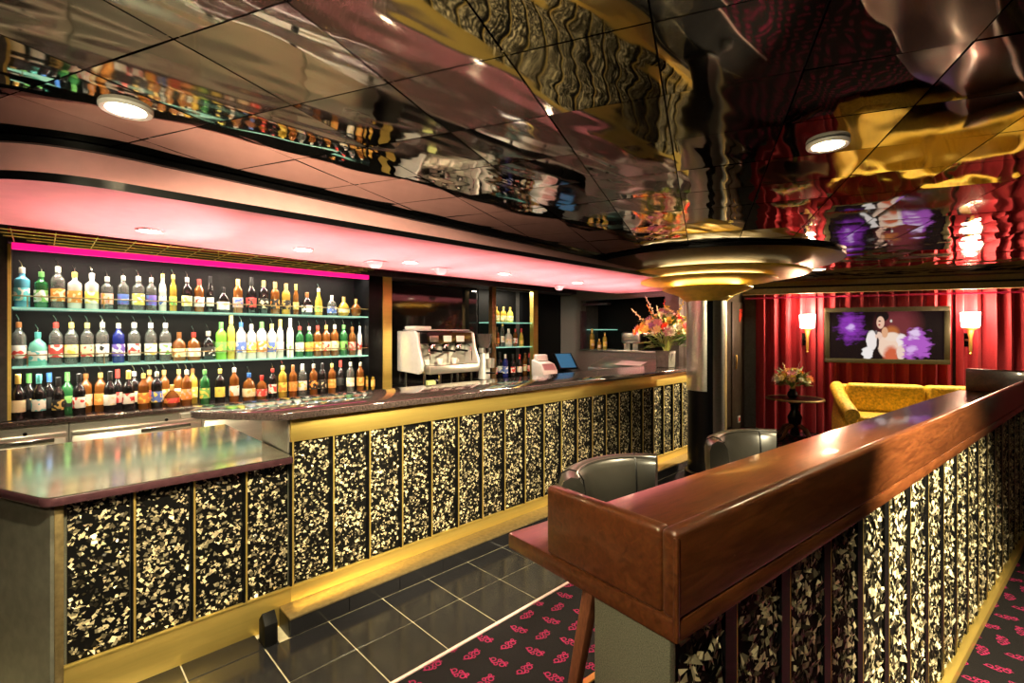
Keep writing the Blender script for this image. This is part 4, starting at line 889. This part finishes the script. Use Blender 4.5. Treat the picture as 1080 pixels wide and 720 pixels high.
obj('hopper', G().lathe([(.06, .43), (.085, .50), (.10, .60), (.0001, .605)], 18), 'smoke_plastic', gd)
obj('dosing_chamber', G().lathe([(.0001, .19), (.05, .19), (.055, .30), (.0001, .31)], 14, cx=.11), 'steel', gd)
obj('tamper_fork', G().box(.06, .17, -.03, .03, .12, .135), 'black', gd)
mc = tag(obj('milk_carton', G().box(-.035, .035, -.05, .05, 0, .085).prism_y([(-.035, .085), (.035, .085), (0, .1)], -.05, .05), mat('carton', (.45, .5, .2), .5), loc=(-4.33, 3.02, .94)), 'small green box beneath the espresso machine', 'box')
# tills
tl1 = thing('cash_register', 'white cash register beside the brass upright', 'cash register', (-4.50, 5.06, .94), R(-12)); tl1.scale = (.8, .72, .92)
obj('body', G().prism_y([(-.17, 0), (.19, 0), (.19, .10), (.10, .20), (-.17, .26)], -.17, .17), 'white', tl1, bev=.012)
obj('key_panel', G().add([(.186, -.14, .112), (.186, .14, .112), (.106, .14, .204), (.106, -.14, .204)], [(0, 1, 2, 3)]), 'steel', tl1)
obj('display', G().prism_y([(-.15, .26), (-.03, .24), (-.06, .33), (-.13, .34)], -.13, .13), 'white', tl1, bev=.008)
tl2 = thing('till_screen', 'black touch screen till with blue display beside the grey wall', 'till', (-4.50, 5.50, .94), R(-20)); tl2.scale = (.9, .85, .95)
obj('stand', G().prism_y([(-.12, 0), (.14, 0), (.14, .05), (-.02, .09), (-.02, .2), (-.08, .2)], -.10, .10), 'black', tl2, bev=.006)
h_ = obj('housing', G().prism_y([(.13, .09), (.155, .11), (-.055, .33), (-.09, .32)], -.18, .18), 'black', tl2, bev=.004)
obj('screen', G().add([(.150, -.15, .122), (.150, .15, .122), (-.043, .15, .324), (-.043, -.15, .324)], [(0, 1, 2, 3)]), 'screen_blue', h_)
# end counter with menu and small steel appliance in the hatch
ec = thing('end_counter', 'grey angled steel counter below the serving hatch', 'counter', (-4.20, 5.62, 0))
obj('body', G().box(.02, .94, .08, .475, 0, 1.0), 'wall_grey', ec)
obj('slope', G().add([(0, .05, 1.06), (.95, .05, 1.06), (.95, .476, 1.20), (0, .476, 1.20), (0, .05, 1.0), (.95, .05, 1.0), (.95, .476, 1.0), (0, .476, 1.0)], [(0, 1, 2, 3), (4, 7, 6, 5), (0, 4, 5, 1), (1, 5, 6, 2), (2, 6, 7, 3), (3, 7, 4, 0)]), 'steel', ec, bev=.004)
tag(obj('menu_card', G().add([(0, 0, 0), (.42, -.02, 0), (.44, .13, .045), (.02, .16, .05), (0, 0, -.003), (.42, -.02, -.003), (.44, .13, .042), (.02, .16, .047)], [(0, 1, 2, 3), (4, 7, 6, 5), (0, 4, 5, 1), (1, 5, 6, 2), (2, 6, 7, 3), (3, 7, 4, 0)]), 'paper', loc=(-3.83, 5.80, 1.112)), 'white menu sheet lying on the angled end counter', 'paper')
ap = thing('juice_dispenser', 'small steel appliance in the serving hatch behind the bouquet', 'appliance', (-3.85, EY + .24, 1.30))
obj('body', G().box(-.16, .16, -.10, .10, .10, .27), 'steel', ap, bev=.03, seg=3)
obj('foot', G().box(-.12, -.02, -.08, .08, 0, .10).box(.03, .12, -.08, .08, 0, .10), 'steel', ap)
# small white fittings under the display head
for k, (x, y, z) in enumerate(((-3.54, 1.94, 2.066), (-3.51, 2.565, 2.066), (-3.75, 4.49, 2.066))):
    t = thing('ceiling_sensor', ('small white fitting above the right end of the bottles', 'small white fitting above the espresso machine', 'small white fitting above the cash register')[k], 'sensor', (x, y, z), 0, 'white sensors behind the canopy')
    obj('housing', G().lathe([(.0001, .0), (.035, .004), (.055, .03), (.06, .05), (.0001, .05)], 18), 'white', t); obj('back_plate', G().box(-.07, .07, -.07, .07, .0495, .053), 'white', t)
# wire glass rack hanging behind the canopy
gr = thing('glass_rack', 'brass wire glass rack hanging behind the canopy at left', 'rack', (0, 0, 0))
for k in range(5): obj('rod', G().tube([(-4.0 - .13 * k, -.35 + .1 * k, 2.14), (-4.0 - .13 * k, 2.25, 2.14)], .004, 6), 'brass', gr)
for k in range(14): obj('cross_rod', G().tube([(-3.98, -.3 + .19 * k, 2.145), (-4.54, -.3 + .19 * k, 2.145)], .0035, 6), 'brass', gr)
for y in (-.2, 1.0, 2.2): obj('hanger', G().tube([(-4.26, y, 2.14), (-4.26, y, CEIL)], .004, 6), 'brass', gr)
# signs and sockets on the door wall
sg = thing('fire_sign', 'small red fire equipment sign on the taupe wall', 'sign', (-2.995, 8.20, 1.835))
obj('plate', G().box(-.004, 0, -.085, .085, -.13, .13), 'wall_taupe', sg)
obj('pictogram', G().box(0, .003, -.07, -.02, -.10, .06).box(0, .003, -.07, .07, .07, .11).box(0, .003, .02, .06, -.02, .05).box(0, .003, -.015, .02, -.06, .09), 'red_sign', sg)
for (y, z, red) in ((7.58, .15, 0), (8.12, .155, 1)):
    t = thing('wall_socket', 'white socket plate low on the wall' + (' with red marking, below the door' if red else ', next to the brass upright'), 'socket', (-2.992 if red else -3.0, y, z), 0, 'socket plates')
    obj('plate', G().box(-.02, .004, -.055, .055, -.055, .055), 'white', t, bev=.003)
    obj('insert', G().box(.004, .008, -.03, .03, -.03, .03), 'red_sign' if red else 'steel', t)
